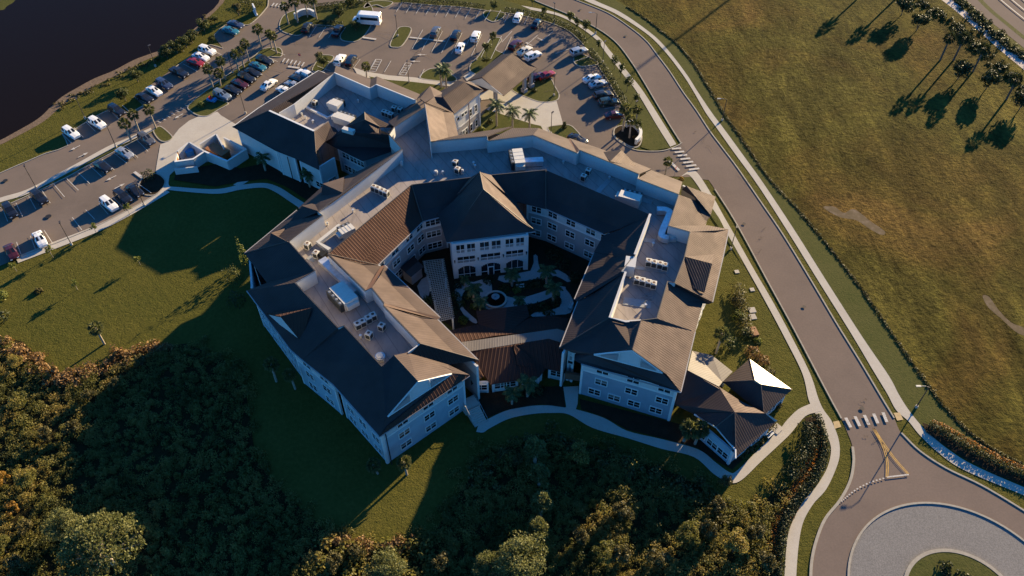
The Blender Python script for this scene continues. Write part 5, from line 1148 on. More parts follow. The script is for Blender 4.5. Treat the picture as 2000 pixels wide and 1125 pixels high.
def rtu(u, v, z, L_, W_, H_, rz, label, fans=4, hood=True):
    c = P(u, v, z + H_); t = thing('rooftop_unit', label, 'air handler', (c.x, c.y, z), rz, 'large rooftop air handlers')
    mb = MB(); mb.box((0, 0, H_ / 2 + .15), (L_, W_, H_)); mb.box((0, 0, .08), (L_ * .94, W_ * .94, .16)); 
    for k in range(1, 4): mb.box((-L_ / 2 + L_ * k / 4, 0, H_ + .16), (.05, W_ + .02, .04))
    mb.build('casing', M['metalw']).parent = t
    if hood: mb = MB(); mb.box((L_ / 2 + .3, 0, H_ * .6), (.6, W_ * .8, H_ * .5)); mb.build('hood', M['metalw']).parent = t
    mb = MB(); mb.box((0, -W_ / 2 - .35, H_ * .55 + .1), (L_ * .92, .7, H_ * .9)); mb.build('fan_bank', M['coil']).parent = t
    for k in range(fans):
        mb = MB(); x = -L_ * .46 + L_ * .92 * (k + .5) / fans; mb.tube((x, -W_ / 2 - .35, H_), (x, -W_ / 2 - .35, H_ + .12), .24, .24, 10); mb.tube((x, -W_ / 2 - .35, H_ + .11), (x, -W_ / 2 - .35, H_ + .16), .08, .08, 8); mb.build('fan', M['metalg']).parent = t
rtu(671, 572, FZ, 4.6, 2.6, 1.9, R(-50), 'big cream air handler with black fan bank on the left wing')
rtu(1013, 305, FZ, 4.4, 2.0, 1.9, R(-82), 'cream air handler on the hub roof with fans facing left')
rtu(1231, 383, FZ, 4.0, 1.9, 1.7, R(158), 'cream air handler on the north-east roof with fans at the back')
rtu(655, 201, FA, 2.6, 2.0, 1.7, R(150), 'boxy cream air handler in the sunken annex roof', 2)
rtu(671, 229, FA, 4.4, 1.9, 1.5, R(153), 'long cream air handler behind the annex hip roof')
rtu(677, 448, FZ, 2.6, 1.6, 1.3, R(-142), 'cream air handler tucked against the red-brown slope', 3)
# low kerb round the pit beside the red-brown slope
mb = MB(); strip(mb, PL([(665, 444), (622, 478), (645, 492), (641, 491)][:3], FZ), .7, FZ, FZ + .7); tag(mb.build('roof_screen_wall', M['stucco']), 'low white screen wall on the roof beside the red-brown slope', 'wall')
mb = MB(); c = P(629, 497, FZ + .6); mb.box((c.x, c.y, FZ + .6), (1.5, 1.2, 1.0), R(-35))
for k in range(6): mb.box((c.x - .55 + .22 * k, c.y, FZ + 1.12), (.06, 1.1, .06), R(-35))
tag(mb.build('louvre_box', M['black']), 'black louvred box by the roof pit on the left wing', 'vent box')
mb = MB(); a, b_ = P(630, 512, FZ), P(698, 574, FZ); d = b_ - a; mb.box(((a.x + b_.x) / 2, (a.y + b_.y) / 2, FZ + .45), (d.length, 1.5, .9), math.atan2(d.y, d.x)); tag(mb.build('roof_duct', M['galv']), 'long flat metal duct lying beside the tan slope of the left wing', 'duct')
# round exhausts
def exhaust(u, v, z, label, r=.75):
    c = P(u, v, z + .9); t = thing('exhaust_fan', label, 'exhaust fan', (c.x, c.y, z))
    mb = MB(); mb.box((0, 0, .2), (r * 1.7, r * 1.7, .4)); mb.build('curb', M['metalw']).parent = t
    mb = MB(); mb.tube((0, 0, .4), (0, 0, .75), r, r * 1.05, 16); mb.tube((0, 0, .75), (0, 0, .95), r * .85, r * .8, 16); mb.build('drum', M['galv']).parent = t
    mb = MB(); mb.tube((0, 0, .95), (0, 0, 1.02), r * .72, r * .6, 16); mb.build('cap', M['metalw']).parent = t
exhaust(742, 694, FZ, 'round white exhaust fan at the front tip of the left wing deck'); exhaust(1313, 460, FZ, 'round silver exhaust dome beside the bent duct', .85); exhaust(851, 334, FZ, 'small white exhaust on the hub roof edge', .4); exhaust(903, 332, FZ, 'small pale exhaust beside the condenser pair', .32); exhaust(784, 316, FZ, 'small white exhaust at the shaded parapet corner', .32)
# bent duct on the east wing
mb = MB(); q = spline(PL([(1283, 410), (1300, 411), (1308, 417), (1303, 430), (1292, 457), (1295, 464), (1306, 466)], FZ + .9), 4); strip(mb, q, 1.15, FZ + .25, FZ + 1.25); tag(mb.build('bent_duct', M['galv']), 'long S-shaped silver duct on the east wing roof', 'duct')
mb = MB(); c = P(1040, 317, FZ + .6); mb.box((c.x, c.y, FZ + .65), (4.0, 1.3, 1.1), R(5)); mb.box((c.x, c.y, FZ + 1.22), (4.1, 1.4, .06), R(5)); tag(mb.build('duct_box', M['galv']), 'low silver duct box right of the hub air handler', 'duct')
mb = MB(); c = P(1232, 510, T_); mb.box((c.x, c.y, 11.2), (1.6, 2.2, 2.4), R(-12)); mb.box((c.x, c.y, 12.45), (1.8, 2.4, .12), R(-12)); tag(mb.build('roof_hatch', M['stucco']), 'white roof hatch box on the inner edge of the east wing', 'roof hatch')
mb = MB()
for k in range(9):
    a = P(1262 + 8 * math.sin(k * 2.1), 577 + 2.0 * k, FZ); mb.tube((a.x - .3, a.y, FZ + .12), (a.x + .5, a.y + .2, FZ + .14), .05, n=5)
struct(mb.build('roof_piping', M['metalg']), 'stuff')

# small plumbing vents over the decks
mb = MB(); mb.tube((0, 0, 0), (0, 0, .55), .13, .13, 8); VP = mb.mesh('pipe', M['metalw']); mb = MB(); mb.tube((0, 0, .5), (0, 0, .62), .22, .18, 8); VC = mb.mesh('cap', M['galv'])
for u, v, z, l in ((925, 322, FZ, 'thin roof vent left of the pavilion ridge'), (928, 328, FZ, 'thin roof vent just below another by the pavilion ridge'), (865, 340, FZ, 'thin roof vent near the small exhaust on the hub'), (640, 440, FZ, 'thin roof vent beside the parapet jog'), (690, 415, FZ, 'thin roof vent in the middle of the north-west deck'), (655, 540, FZ, 'thin roof vent above the big left wing unit'), (705, 660, FZ, 'thin roof vent left of the lower single condenser'), (1100, 320, FZ, 'thin roof vent on the north wing deck'), (1190, 350, FZ, 'thin roof vent on the north-east deck'), (1275, 480, FZ, 'thin roof vent on the east deck above the condensers'), (1260, 600, FZ, 'thin roof vent low on the east deck'), (1240, 430 - 30, FZ, 'thin roof vent behind the air handler'), (590, 226, FA, 'pale roof vent on the lit annex deck'), (597, 232, FA, 'pale roof vent beside another on the lit annex deck'), (612, 240, FA, 'pale roof vent near the annex hip'), (700, 200, FA, 'thin roof vent in the shaded annex well')):
    c = P(u, v, z); t = thing('roof_vent', l, 'vent', (c.x, c.y, z), 0, 'small roof vents', 1.2); meshobj('pipe', VP, t); meshobj('cap', VC, t)
# curbs and walkway mats on the decks
for u, v, L_, W_, rz, l in ((1262, 392, 2.2, 1.2, -25, 'dark flat roof mat below the north-east air handler'), (1180, 362, 5.5, 1.0, 55, 'long dark roof mat on the north wing deck'), (1268, 470, 2.0, 1.0, -12, 'dark roof mat beside the bent duct'), (1244, 592, 4.5, 1.6, -12, 'dark stained mat low on the east deck'), (610, 505, 1.6, 1.2, -35, 'dark roof mat by the pit condensers'), (1270, 527, 6.0, .8, -12, 'dark roof mat between the condenser rows')):
    c = P(u, v, FZ); mb = MB(); mb.box((c.x, c.y, FZ + .04), (L_, W_, .08), R(rz)); tag(mb.build('roof_mat', M['metalg']), l, 'roof mat')
# ================================================================== VEGETATION
def foliage(name, stops, nscale=.5, trans=.3, isl=.5):
    m, t, b = nodes(name); g = t.nodes.new("ShaderNodeNewGeometry")
    n = N(t, "ShaderNodeTexNoise"); n.inputs["Scale"].default_value = nscale; n.inputs["Detail"].default_value = 4; t.links.new(g.outputs["Position"], n.inputs["Vector"])
    mx = N(t, "ShaderNodeMix", data_type='FLOAT'); mx.inputs["Factor"].default_value = isl
    t.links.new(n.outputs[0], mx.inputs["A"]); t.links.new(g.outputs["Random Per Island"], mx.inputs["B"])
    col = ramp(t, mx.outputs["Result"], stops); t.links.new(col, b.inputs["Base Color"]); b.inputs["Roughness"].default_value = .6; b.inputs["Specular IOR Level"].default_value = .25
    tr = t.nodes.new("ShaderNodeBsdfTranslucent"); t.links.new(col, tr.inputs[0]); ms = t.nodes.new("ShaderNodeMixShader"); ms.inputs[0].default_value = trans
    t.links.new(b.outputs[0], ms.inputs[1]); t.links.new(tr.outputs[0], ms.inputs[2]); t.links.new(ms.outputs[0], t.nodes["Material Output"].inputs[0]); return m
V = {}
V['palm'] = foliage('palm_leaf', [(.25, (.040, .052, .016)), (.5, (.085, .090, .026)), (.75, (.15, .135, .042))], 1.0, .42, .5)
V['royal'] = foliage('royal_palm_leaf', [(.25, (.028, .050, .016)), (.5, (.050, .078, .024)), (.8, (.11, .125, .04))], 1.0, .35, .6)
V['oak'] = foliage('oak_leaf', [(.25, (.026, .036, .010)), (.5, (.055, .064, .016)), (.75, (.10, .098, .026))], .8, .4)
V['pine'] = foliage('pine_needles', [(.25, (.06, .07, .020)), (.5, (.12, .122, .036)), (.75, (.19, .175, .058))], .5, .4, .3)
V['olive'] = foliage('olive_leaf', [(.25, (.030, .028, .008)), (.5, (.075, .065, .018)), (.75, (.15, .115, .035))], .4, .3)
V['rust'] = foliage('rust_leaf', [(.25, (.08, .045, .014)), (.5, (.17, .090, .030)), (.75, (.28, .165, .062))], .5, .3)
V['gold'] = foliage('gold_leaf', [(.25, (.14, .07, .012)), (.6, (.28, .15, .02)), (.8, (.36, .21, .03))], .5, .35)
V['lime'] = foliage('lime_leaf', [(.25, (.06, .075, .012)), (.6, (.14, .15, .025)), (.8, (.21, .20, .04))], .8, .4)
V['scrub'] = foliage('scrub_leaf', [(.28, (.048, .052, .013)), (.42, (.105, .102, .023)), (.53, (.18, .155, .036)), (.62, (.25, .17, .046)), (.72, (.18, .17, .040)), (.85, (.30, .26, .072))], .16, .5, .16)
V['hedge'] = foliage('hedge_leaf', [(.25, (.012, .020, .006)), (.5, (.030, .038, .010)), (.8, (.07, .065, .02))], .8, .25)
V['weed'] = foliage('weed_leaf', [(.28, (.035, .030, .007)), (.45, (.065, .052, .012)), (.6, (.09, .076, .018)), (.75, (.14, .12, .03))], .06, .25, .45)
V['flower'] = foliage('flower_leaf', [(.3, (.05, .045, .012)), (.5, (.14, .07, .015)), (.7, (.40, .15, .02))], 1.2, .3, .7)
M['bark'] = noise_mat('bark', [(.3, (.07, .05, .035)), (.7, (.16, .125, .095))], 4, 5, .9, (8, .5, .05))
M['palebark'] = noise_mat('pale_bark', [(.3, (.20, .16, .12)), (.7, (.34, .28, .21))], 3, 4, .85)

def leafmesh(name, C, D, size, mat, elong=1.0):
    """C: centres (n,3); D: preferred normals (n,3) or None; square-ish leaves with random turn"""
    n = len(C); C = np.asarray(C, float)
    nrm = rng.normal(size=(n, 3)) if D is None else np.asarray(D) + rng.normal(size=(n, 3)) * .55
    nrm /= np.linalg.norm(nrm, axis=1)[:, None] + 1e-9
    a = np.cross(nrm, rng.normal(size=(n, 3))); a /= np.linalg.norm(a, axis=1)[:, None] + 1e-9; b = np.cross(nrm, a)
    s = np.asarray(size) * rng.uniform(.65, 1.35, n); s = s[:, None] / 2
    v = np.stack([C - a * s * elong - b * s * .35, C - a * s * .1 - b * s, C + a * s * elong + b * s * .15, C + a * s * .1 + b * s], 1).reshape(-1, 3)
    me = bpy.data.meshes.new(name); me.vertices.add(4 * n); me.vertices.foreach_set("co", v.astype(np.float32).ravel())
    me.loops.add(4 * n); me.loops.foreach_set("vertex_index", np.arange(4 * n, dtype=np.int32)); me.polygons.add(n)
    me.polygons.foreach_set("loop_start", np.arange(0, 4 * n, 4, dtype=np.int32)); me.materials.append(mat); me.update(calc_edges=True); return me
def ball(n, r, shell=.55):
    d = rng.normal(size=(n, 3)); d /= np.linalg.norm(d, axis=1)[:, None]; return d * (r * (shell + (1 - shell) * rng.random(n) ** .6))[:, None], d
def sabal(h, seed):
    global rng; rng = np.random.default_rng(seed)
    mb = MB(); lean = Vector((rng.normal() * .12, rng.normal() * .12, 0)); k = 4
    for i in range(k): mb.tube(lean * (i / k) + Vector((0, 0, h * i / k)), lean * ((i + 1) / k) + Vector((0, 0, h * (i + 1) / k)), .21 - .03 * i / k, .205 - .03 * (i + 1) / k, 8, cap=(i == k - 1))
    tr = mb.mesh('trunk', M['palebark']); mb = MB(); top = lean + Vector((0, 0, h))
    nf = 40
    for i in range(nf):
        az = i * 2.39996 + rng.normal() * .2; el = R(78) - (i / nf) * R(120) + rng.normal() * .1
        pl = .40 + .25 * rng.random(); d = Vector((math.cos(az) * math.cos(el), math.sin(az) * math.cos(el), math.sin(el))); base = top + d * .15; e = base + d * pl
        side = Vector((-math.sin(az), math.cos(az), 0)); upv = d.cross(side)
        mb.poly([base - side * .02, base + side * .02, e + side * .02, e - side * .02])
        for j in range(-3, 4):
            t = j / 3; ld = (d * (1 - .25 * abs(t)) + side * t * .85 - Vector((0, 0, .25 + .2 * abs(t)))).normalized(); L_ = (.78 - .16 * abs(t)) * (.9 + .25 * rng.random())
            wv = ld.cross(upv).normalized() * .10; m_ = e + ld * L_ * .55 ; tip = e + ld * L_ - Vector((0, 0, .18))
            mb.poly([e, m_ - wv, tip, m_ + wv])
    return tr, mb.mesh('crown', V['palm'])
def royal(h, seed, fl=2.3, nf=15):
    global rng; rng = np.random.default_rng(seed); mb = MB()
    mb.tube((0, 0, 0), (0, 0, h * .35), .2, .24, 10); mb.tube((0, 0, h * .35), (0, 0, h), .24, .13, 10); tr = mb.mesh('trunk', M['palebark'])
    mb = MB(); mb.tube((0, 0, h), (0, 0, h + .5), .13, .07, 8)
    for i in range(nf):
        az = i * 2.39996 + rng.normal() * .15; el = R(65) - (i / nf) * R(75); p = Vector((0, 0, h + .4)); d = Vector((math.cos(az) * math.cos(el), math.sin(az) * math.cos(el), math.sin(el))); side = Vector((-math.sin(az), math.cos(az), 0)); K_ = 11; pts = [p]
        for k_ in range(K_):
            d = (d + Vector((0, 0, -.15))).normalized(); p = p + d * fl / K_; pts.append(p)
        for k_ in range(1, K_ + 1):
            t = k_ / K_; L_ = .62 * math.sin(math.pi * (.18 + .8 * t)) + .12; dd = (pts[k_] - pts[k_ - 1]).normalized()
            for sg in (-1, 1):
                ld = (side * sg + dd * .55 + Vector((0, 0, -.35 + rng.normal() * .15))).normalized(); q = pts[k_]; wv = dd * .09
                mb.poly([q - wv, q + ld * L_ * .6 - wv * .8, q + ld * L_, q + ld * L_ * .6 + wv * .8, q + wv])
        for a_, b_ in zip(pts[:-1], pts[1:]): mb.tube(a_, b_, .025, .02, 4, cap=False)
    return tr, mb.mesh('crown', V['royal'])
def broad(h, r, seed, mat='oak', n=16, per=70, leaf=.3, th=.5, bark='bark', squash=.8, r_t=.14):
    """trunk with limbs, crown of leaf clumps"""
    global rng; rng = np.random.default_rng(seed); mb = MB(); z0 = h * (1 - th)
    mb.tube((0, 0, 0), (0, 0, z0), r_t, r_t * .75, 7); Cs, Ds = [], []
    for i in range(n):
        d = rng.normal(size=3); d /= np.linalg.norm(d); q = d * r * (.35 + .6 * rng.random()); q[2] = q[2] * squash * .8; c = np.array([0, 0, z0 + (h - z0) * .5]) + q
        if i < 7: mb.tube((0, 0, z0 * (.8 + .2 * rng.random())), tuple(c), r_t * .5, r_t * .15, 5)
        p, dd = ball(per, r * (.30 + .22 * rng.random()), .5); p[:, 2] *= squash; Cs.append(p + c); Ds.append(dd)
    return mb.mesh('trunk', M[bark]), leafmesh('crown', np.concatenate(Cs), np.concatenate(Ds), leaf, V[mat])
def pine(h, r, seed, n=80, mat='pine', per=95, tuft=.95):
    global rng; rng = np.random.default_rng(seed); mb = MB(); mb.tube((0, 0, 0), (0, 0, h * .9), .32, .12, 8); Cs, Ds = [], []
    for i in range(n):
        az = i * 2.39996; t = (i + .5) / n; rad = r * math.sqrt(t) * (.85 + .25 * rng.random()); z = h - (rad / r) ** 2 * h * .38 + rng.normal() * .5
        c = np.array([rad * math.cos(az), rad * math.sin(az), z])
        if i % 2 == 0:
            s = Vector((0, 0, h * (.45 + .35 * (1 - t)))); e = Vector(c); m_ = lerp(s, e, .55) + Vector((0, 0, -.3)); mb.tube(s, m_, .11, .07, 5, cap=False); mb.tube(m_, e, .07, .03, 5, cap=False)
        d = rng.normal(size=(per, 3)); d[:, 2] = np.abs(d[:, 2]) * .9 - .15; d /= np.linalg.norm(d, axis=1)[:, None]; rr = tuft * (.7 + .5 * rng.random())
        Cs.append(c + d * (rr * (.35 + .65 * rng.random(per)))[:, None]); Ds.append(np.cross(d, rng.normal(size=(per, 3))))
    return mb.mesh('trunk', M['palebark']), leafmesh('crown', np.concatenate(Cs), np.concatenate(Ds), .22, V[mat], 1.5)
def bush(r, h, seed, mat='oak', n=260, leaf=.26):
    global rng; rng = np.random.default_rng(seed); d = rng.normal(size=(n, 3)); d[:, 2] = np.abs(d[:, 2]); d /= np.linalg.norm(d, axis=1)[:, None]
    lump = 1 + .22 * np.sin(d[:, 0] * 5 + seed) * np.cos(d[:, 1] * 4 + seed * 2); p = d * (lump * (.6 + .4 * rng.random(n) ** .5))[:, None]; p[:, 0] *= r; p[:, 1] *= r; p[:, 2] *= h
    return leafmesh('foliage', p, d, leaf, V[mat])

def plant(name, label, cat, u, v, parts, z=0.0, rz=0.0, sc=1.0, group=None, zc=0.0):
    c = P(u, v, zc); t = thing(name, label, cat, (c.x, c.y, z), rz, group, sc)
    for nm, me in zip(('trunk', 'crown'), parts): meshobj(nm, me, t)
    return t
SAB = [sabal(4.5, 11), sabal(5.2, 12), sabal(3.3, 13)]; ROY = [royal(4.6, 21), royal(5.0, 22), royal(3.2, 23, 1.9, 13)]
PG_ = 'cabbage palms round the site'
for i, (u, v, l, k, s) in enumerate((
 (417, 173, 'cabbage palm leftmost in the parked-row median', 1, 1), (431, 168, 'short cabbage palm second from left in the parked-row median', 2, 1), (441, 156, 'cabbage palm third from left in the parked-row median', 1, 1), (467, 141, 'cabbage palm fourth from left in the parked-row median', 1, .95), (477, 133, 'cabbage palm fifth from left in the parked-row median', 0, 1), (488, 122, 'tall cabbage palm sixth from left in the parked-row median', 1, 1),
 (512, 97, 'tall cabbage palm left of the pair on the rounded median end', 1, 1.1), (531, 95, 'cabbage palm left in the pair at the median end', 0, .9), (541, 105, 'cabbage palm right in the pair at the median end', 1, .95), (564, 48, 'cabbage palm leftmost beside the far monument wall', 1, 1), (582, 45, 'tall cabbage palm second beside the far monument wall', 1, 1.15), (601, 34, 'cabbage palm behind the far monument wall', 1, .95), (619, 38, 'tall cabbage palm right of the far monument wall', 1, 1.1),
 (305, 251, 'cabbage palm on the small island at the service apron', 1, 1), (274, 262, 'cabbage palm right of the pair at the lot median tip', 1, 1), (257, 277, 'cabbage palm left of the pair at the lot median tip', 0, 1.05), (716, 152, 'small palm with brown skirt by the accessible bays', 2, .9), (1299, 341, 'cabbage palm beside the driveway mouth', 0, .8), (1216, 257, 'tall palm left in the monument wall bed', 1, 1.15), (1229, 270, 'palm right in the monument wall bed', 1, .95), (1241, 247, 'palm behind the monument wall', 1, .9),
 (204, 672, 'lone cabbage palm on the sloping lawn above the scrub', 0, .98), (540, 745, 'shaded palm on the lawn beside the left wing', 0, 1), (577, 760, 'shaded palm right of another beside the left wing', 0, .9), (795, 927, 'sunlit cabbage palm at the left wing front corner', 2, .95), (738, 925, 'dark palm left of the front corner', 2, .9), (1335, 862, 'big cabbage palm before the right wing, left of two', 2, 1.25), (1357, 868, 'big cabbage palm before the clubhouse, right of two', 2, 1.15), (1398, 690, 'cabbage palm on the lawn beside the east wing eave', 1, 1.05))):
    plant('cabbage_palm', l, 'palm', u, v, SAB[k], 0, i * 1.7, s, PG_)
for i, (u, v, l, k, s) in enumerate(((970, 247, 'royal palm nearest the entrance block', 1, 1.05), (1001, 253, 'royal palm in the middle of the entrance lawn', 0, 1), (1034, 256, 'royal palm rightmost on the entrance lawn', 0, .95), (862, 172, 'bushy palm left in the clump by the accessible bays', 0, .95), (872, 173, 'tall palm right in the clump by the accessible bays', 1, .95), (866, 160, 'palm at the back of the clump by the accessible bays', 2, 1.1),
  (519, 334, 'slim palm against the blue annex wall', 2, 1), (606, 366, 'slim palm at the annex wall end', 2, 1), (1000, 560, 'feathery palm before the white porch', 2, 1), (926, 590, 'feathery palm left of the fountain', 2, 1), (939, 612, 'feathery palm below left of the fountain', 2, .9), (1014, 606, 'small yellowish palm right of the fountain', 2, .75), (1067, 555, 'feathery palm at the far right of the courtyard', 2, 1), (1080, 590, 'feathery palm beside the paved court edge', 2, 1.05), (908, 560, 'low palm between pergola and porch', 2, .6), (1000, 790, 'slim palm left on the bed before the link building', 2, .9), (1030, 775, 'slim palm right on the bed before the link building', 2, 1.05))):
    plant('feather_palm', l, 'palm', u, v, ROY[k], 0, i * 2.1, s, 'feather palms round the building')
YO = [broad(3.6, 1.0, 31, 'oak', 10, 40, .28, .62, 'bark', 1.2, .06), broad(4.0, 1.1, 32, 'oak', 12, 40, .28, .6, 'bark', 1.25, .06)]
SP = [broad(3.0, .85, 33, 'lime', 8, 26, .24, .6, 'palebark', .9, .05)]
BO = [broad(4.2, 1.9, 34, 'oak', 18, 80, .3, .75), broad(3.4, 1.5, 35, 'olive', 14, 70, .3, .8)]
for i, (u, v, l) in enumerate(((1061, 36, 'young oak furthest along the street walk'), (1113, 48, 'young oak second along the street walk'), (1127, 61, 'young oak third along the street walk'), (1143, 69, 'young oak fourth along the street walk'), (1168, 100, 'bushy young oak behind the hedge corner'), (1200, 136, 'young oak midway along the hedge'), (1212, 152, 'young oak just below the midway one along the hedge'), (1224, 180, 'young oak near the lower end of the hedge'), (1242, 206, 'young oak above the monument wall'), (1244, 262, 'young oak right behind the monument wall'), (962, 88, 'young oak on the planted island, upper one'), (950, 112, 'young oak on the planted island, lower one'), (1040, 12, 'young oak by the walk at the top edge'))):
    plant('young_oak', l, 'tree', u, v, YO[i % 2], 0, i * 1.3, .9 + .05 * (i % 4), 'young oaks beside the street')
for i, (u, v, l) in enumerate(((274, 517, 'yellow-lit sapling at the tip of the building shadow'), (152, 566, 'sparse pale sapling on the middle of the sloping lawn'), (104, 503, 'sapling beside the walk near the white sedan'), (33, 530, 'sapling at the lot corner near the left edge'), (188, 455, 'sapling with autumn leaves on the lawn walk'), (254, 420, 'low sapling at the lawn walk beside the lamp'))):
    plant('sapling', l, 'tree', u, v, SP[0], 0, i * 2.0, .85 + .08 * (i % 3), 'saplings on the lawn')
for i, (u, v, l, k, s) in enumerate(((270, 160, 'round dark tree on the pond bank above the black car', 0, .82), (246, 197, 'round dark tree on the pond bank left of the kerb bulb', 0, .82), (327, 114, 'shrubby tree on the pond bank above the navy SUV', 0, .82), (347, 104, 'shrubby tree on the pond bank above the pickup', 0, .82), (365, 93, 'leafy tree on the pond bank, left of two touching crowns', 0, .82), (376, 84, 'leafy tree on the pond bank, right of two touching crowns', 0, .82), (400, 62, 'leafy tree on the bank above the white SUV', 0, .82), (420, 45, 'small tree on the bank near the pond head', 0, .5), (467, 30, 'large rounded tree at the top entrance lawn', 1, 1.0), (625, 117, 'leafy tree left of two at the annex crosswalk', 1, .65), (633, 131, 'leafy tree right of two at the annex crosswalk', 0, .75), (311, 122, 'small tree on the water edge', 0, .4), (663, 35, 'dense tree left of the shuttle bus', 0, .85), (695, 60, 'bushy tree on the bulb below the bus', 0, .7), (688, 15, 'dark tree behind the shuttle bus', 0, .8), (415, 82, 'round shrub tree above the bay of the teal sedan', 0, .45), (965, 20, 'upright dark tree on the far hedge island', 0, .6), (950, 125, 'round clipped tree low on the planted island', 0, .5))):
    plant('round_tree', l, 'tree', u, v, BO[k], 0, i * 1.9, s, 'round leafy trees of the car park')

def shrub(u, v, label, mat='oak', r=1.0, h=1.0, seed=0, name='shrub', leaf=.26, n=260):
    c = P(u, v); o = meshobj(name, bush(r, h, seed + 50, mat, n, leaf), None, (c.x, c.y, 0)); tag(o, label, 'shrub'); return o
for i, (u, v, l, m_, r, h) in enumerate((
 (292, 347, 'round clipped shrub at the lot exit by the stop bar', 'hedge', 1.5, 2.0), (394, 208, 'round shrub on the palm-row island beside the blue cart', 'lime', .9, 1.4), (940, 255, 'pale green shrub beside the entrance block wall', 'lime', .9, 1.0), (957, 240, 'dark shrub by the entrance door', 'hedge', .8, 1.1), (1060, 160, 'yellowish shrub under the red car', 'olive', .7, 1.0), (1045, 178, 'small shrub in the canopy island ring', 'oak', .6, .9), (1102, 250, 'tiny conical tree on the drop-off island', 'hedge', .5, 1.7),
 (1420, 675, 'large grey-green shrub on the lawn beside the east wing', 'oak', 1.7, 1.9), (1440, 590, 'shrub in the tall garden bed, uppermost', 'olive', 1.3, 1.4), (1443, 620, 'leafy shrub in the tall garden bed, below the uppermost', 'lime', 1.4, 1.5), (1455, 655, 'broad-leaved shrub in the middle of the garden bed', 'oak', 1.4, 1.6), (1470, 690, 'rusty shrub at the garden bed end', 'rust', 1.4, 1.3), (1480, 668, 'bright green small shrub beside the timber planter', 'lime', .7, .8), (1490, 705, 'rusty brown shrub above the pyramid roof', 'rust', 1.2, 1.0), (1500, 730, 'olive shrub beside the pyramid roof', 'olive', 1.2, 1.1), (1365, 700, 'yellow shrub between eave and pale flat roof', 'gold', .8, .9), (1515, 790, 'olive shrub at the pyramid roof right corner', 'olive', 1.0, 1.1),
 (1480, 862, 'low shrub in the clubhouse bed by the path', 'olive', .9, .8), (1465, 876, 'low shrub further down the clubhouse bed', 'olive', .8, .7), (1496, 850, 'low shrub beside the door pad', 'oak', .8, .8), (1450, 890, 'low shrub at the clubhouse bed corner', 'oak', .8, .7), (1330, 352, 'yellow flowering shrub at the north-east eave', 'gold', .6, .7), (75, 570, 'pale flowering shrub lying on the lawn', 'olive', .8, .6), (5, 580, 'yellowish shrub at the left edge of the lawn', 'lime', 1.2, 1.4), (2, 622, 'dark shrub at the left edge above the scrub', 'hedge', 1.6, 1.6),
 (900, 595, 'courtyard shrub right of the pergola', 'oak', 1.0, 1.0), (895, 560, 'courtyard shrub left of the porch walk', 'hedge', 1.0, 1.0), (955, 550, 'clipped hedge block under the porch', 'hedge', 1.2, .9), (1015, 562, 'courtyard bed shrub right of the porch walk', 'oak', 1.3, .9), (1035, 558, 'courtyard bed shrub beside the bench', 'hedge', 1.3, .9), (1060, 602, 'courtyard shrub in the curved lower bed', 'oak', 1.4, .9), (1085, 592, 'courtyard shrub at the right of the curved bed', 'hedge', 1.3, 1.0), (835, 590, 'courtyard shrub behind the pergola', 'oak', 1.1, 1.2), (905, 628, 'light shrub beside the link roof', 'lime', 1.0, 1.0), (1100, 520, 'tall shade shrub in the far courtyard corner', 'hedge', 1.6, 1.8), (1080, 500, 'dark shrub under the north wing windows', 'hedge', 1.6, 1.6), (1125, 545, 'dark shrub along the grey courtyard wall', 'hedge', 1.5, 1.4), (985, 566, 'courtyard bed shrub before the bench', 'oak', 1.2, .8), (1010, 568, 'courtyard bed shrub at the bench end', 'lime', .9, .8), (1050, 555, 'courtyard bed shrub before the far path', 'hedge', 1.3, .9), (915, 580, 'courtyard bed shrub by the left path', 'oak', 1.2, .8), (925, 600, 'courtyard bed shrub beside the fountain path', 'lime', .8, .7), (1070, 610, 'courtyard bed shrub beside the lower path', 'oak', 1.2, .8), (1030, 605, 'courtyard bed shrub in the middle of the lower bed', 'hedge', 1.3, .9), (890, 580, 'courtyard bed shrub along the pergola', 'oak', 1.1, 1.0), (885, 610, 'courtyard bed shrub at the pergola foot', 'hedge', 1.1, 1.0), (945, 610, 'spiky shrub below the fountain', 'olive', .8, .8),
 (480, 515, 'sunlit climber at the outer corner of the left wing', 'lime', .8, 6.5), (455, 545, 'tall dark shrub at the left wing corner', 'oak', 1.8, 3.2), (462, 590, 'dark shrub below the left wing corner', 'hedge', 1.7, 2.6), (1010, 770, 'leafy shrub in the bed before the link', 'oak', 1.2, 1.4), (1050, 765, 'round shrub in the bed beside the ramp', 'hedge', 1.3, 1.5))):
    shrub(u, v, l, m_, r, h, i)
# hedges as long clipped masses
def hedge(pts, wd, ht, label, mat='hedge', dens=85, leaf=.24, name='hedge'):
    q = spline(PL(pts), 6); C_, D_ = [], []
    for a, b_ in zip(q[:-1], q[1:]):
        L_ = (b_ - a).length; n = max(2, int(L_ * dens)); t = rng.random(n); d = (b_ - a).normalized(); s = np.array([-d.y, d.x, 0]); x = rng.normal(size=n) * wd * .33; x = np.clip(x, -wd / 2, wd / 2)
        z = ht * (1 - .35 * (np.abs(x) / (wd / 2)) ** 2) * np.where(rng.random(n) < .6, 1, rng.random(n)) * (.85 + .3 * rng.random(n))
        base = np.array(a)[None] + np.array(b_ - a)[None] * t[:, None]; C_.append(base + s[None] * x[:, None] + np.array([0, 0, 1.])[None] * z[:, None]); D_.append(np.stack([s[0] * x, s[1] * x, .6 + 0 * x], 1))
    o = meshobj(name, leafmesh(name, np.concatenate(C_), np.concatenate(D_), leaf, V[mat])); tag(o, label, 'hedge'); return o
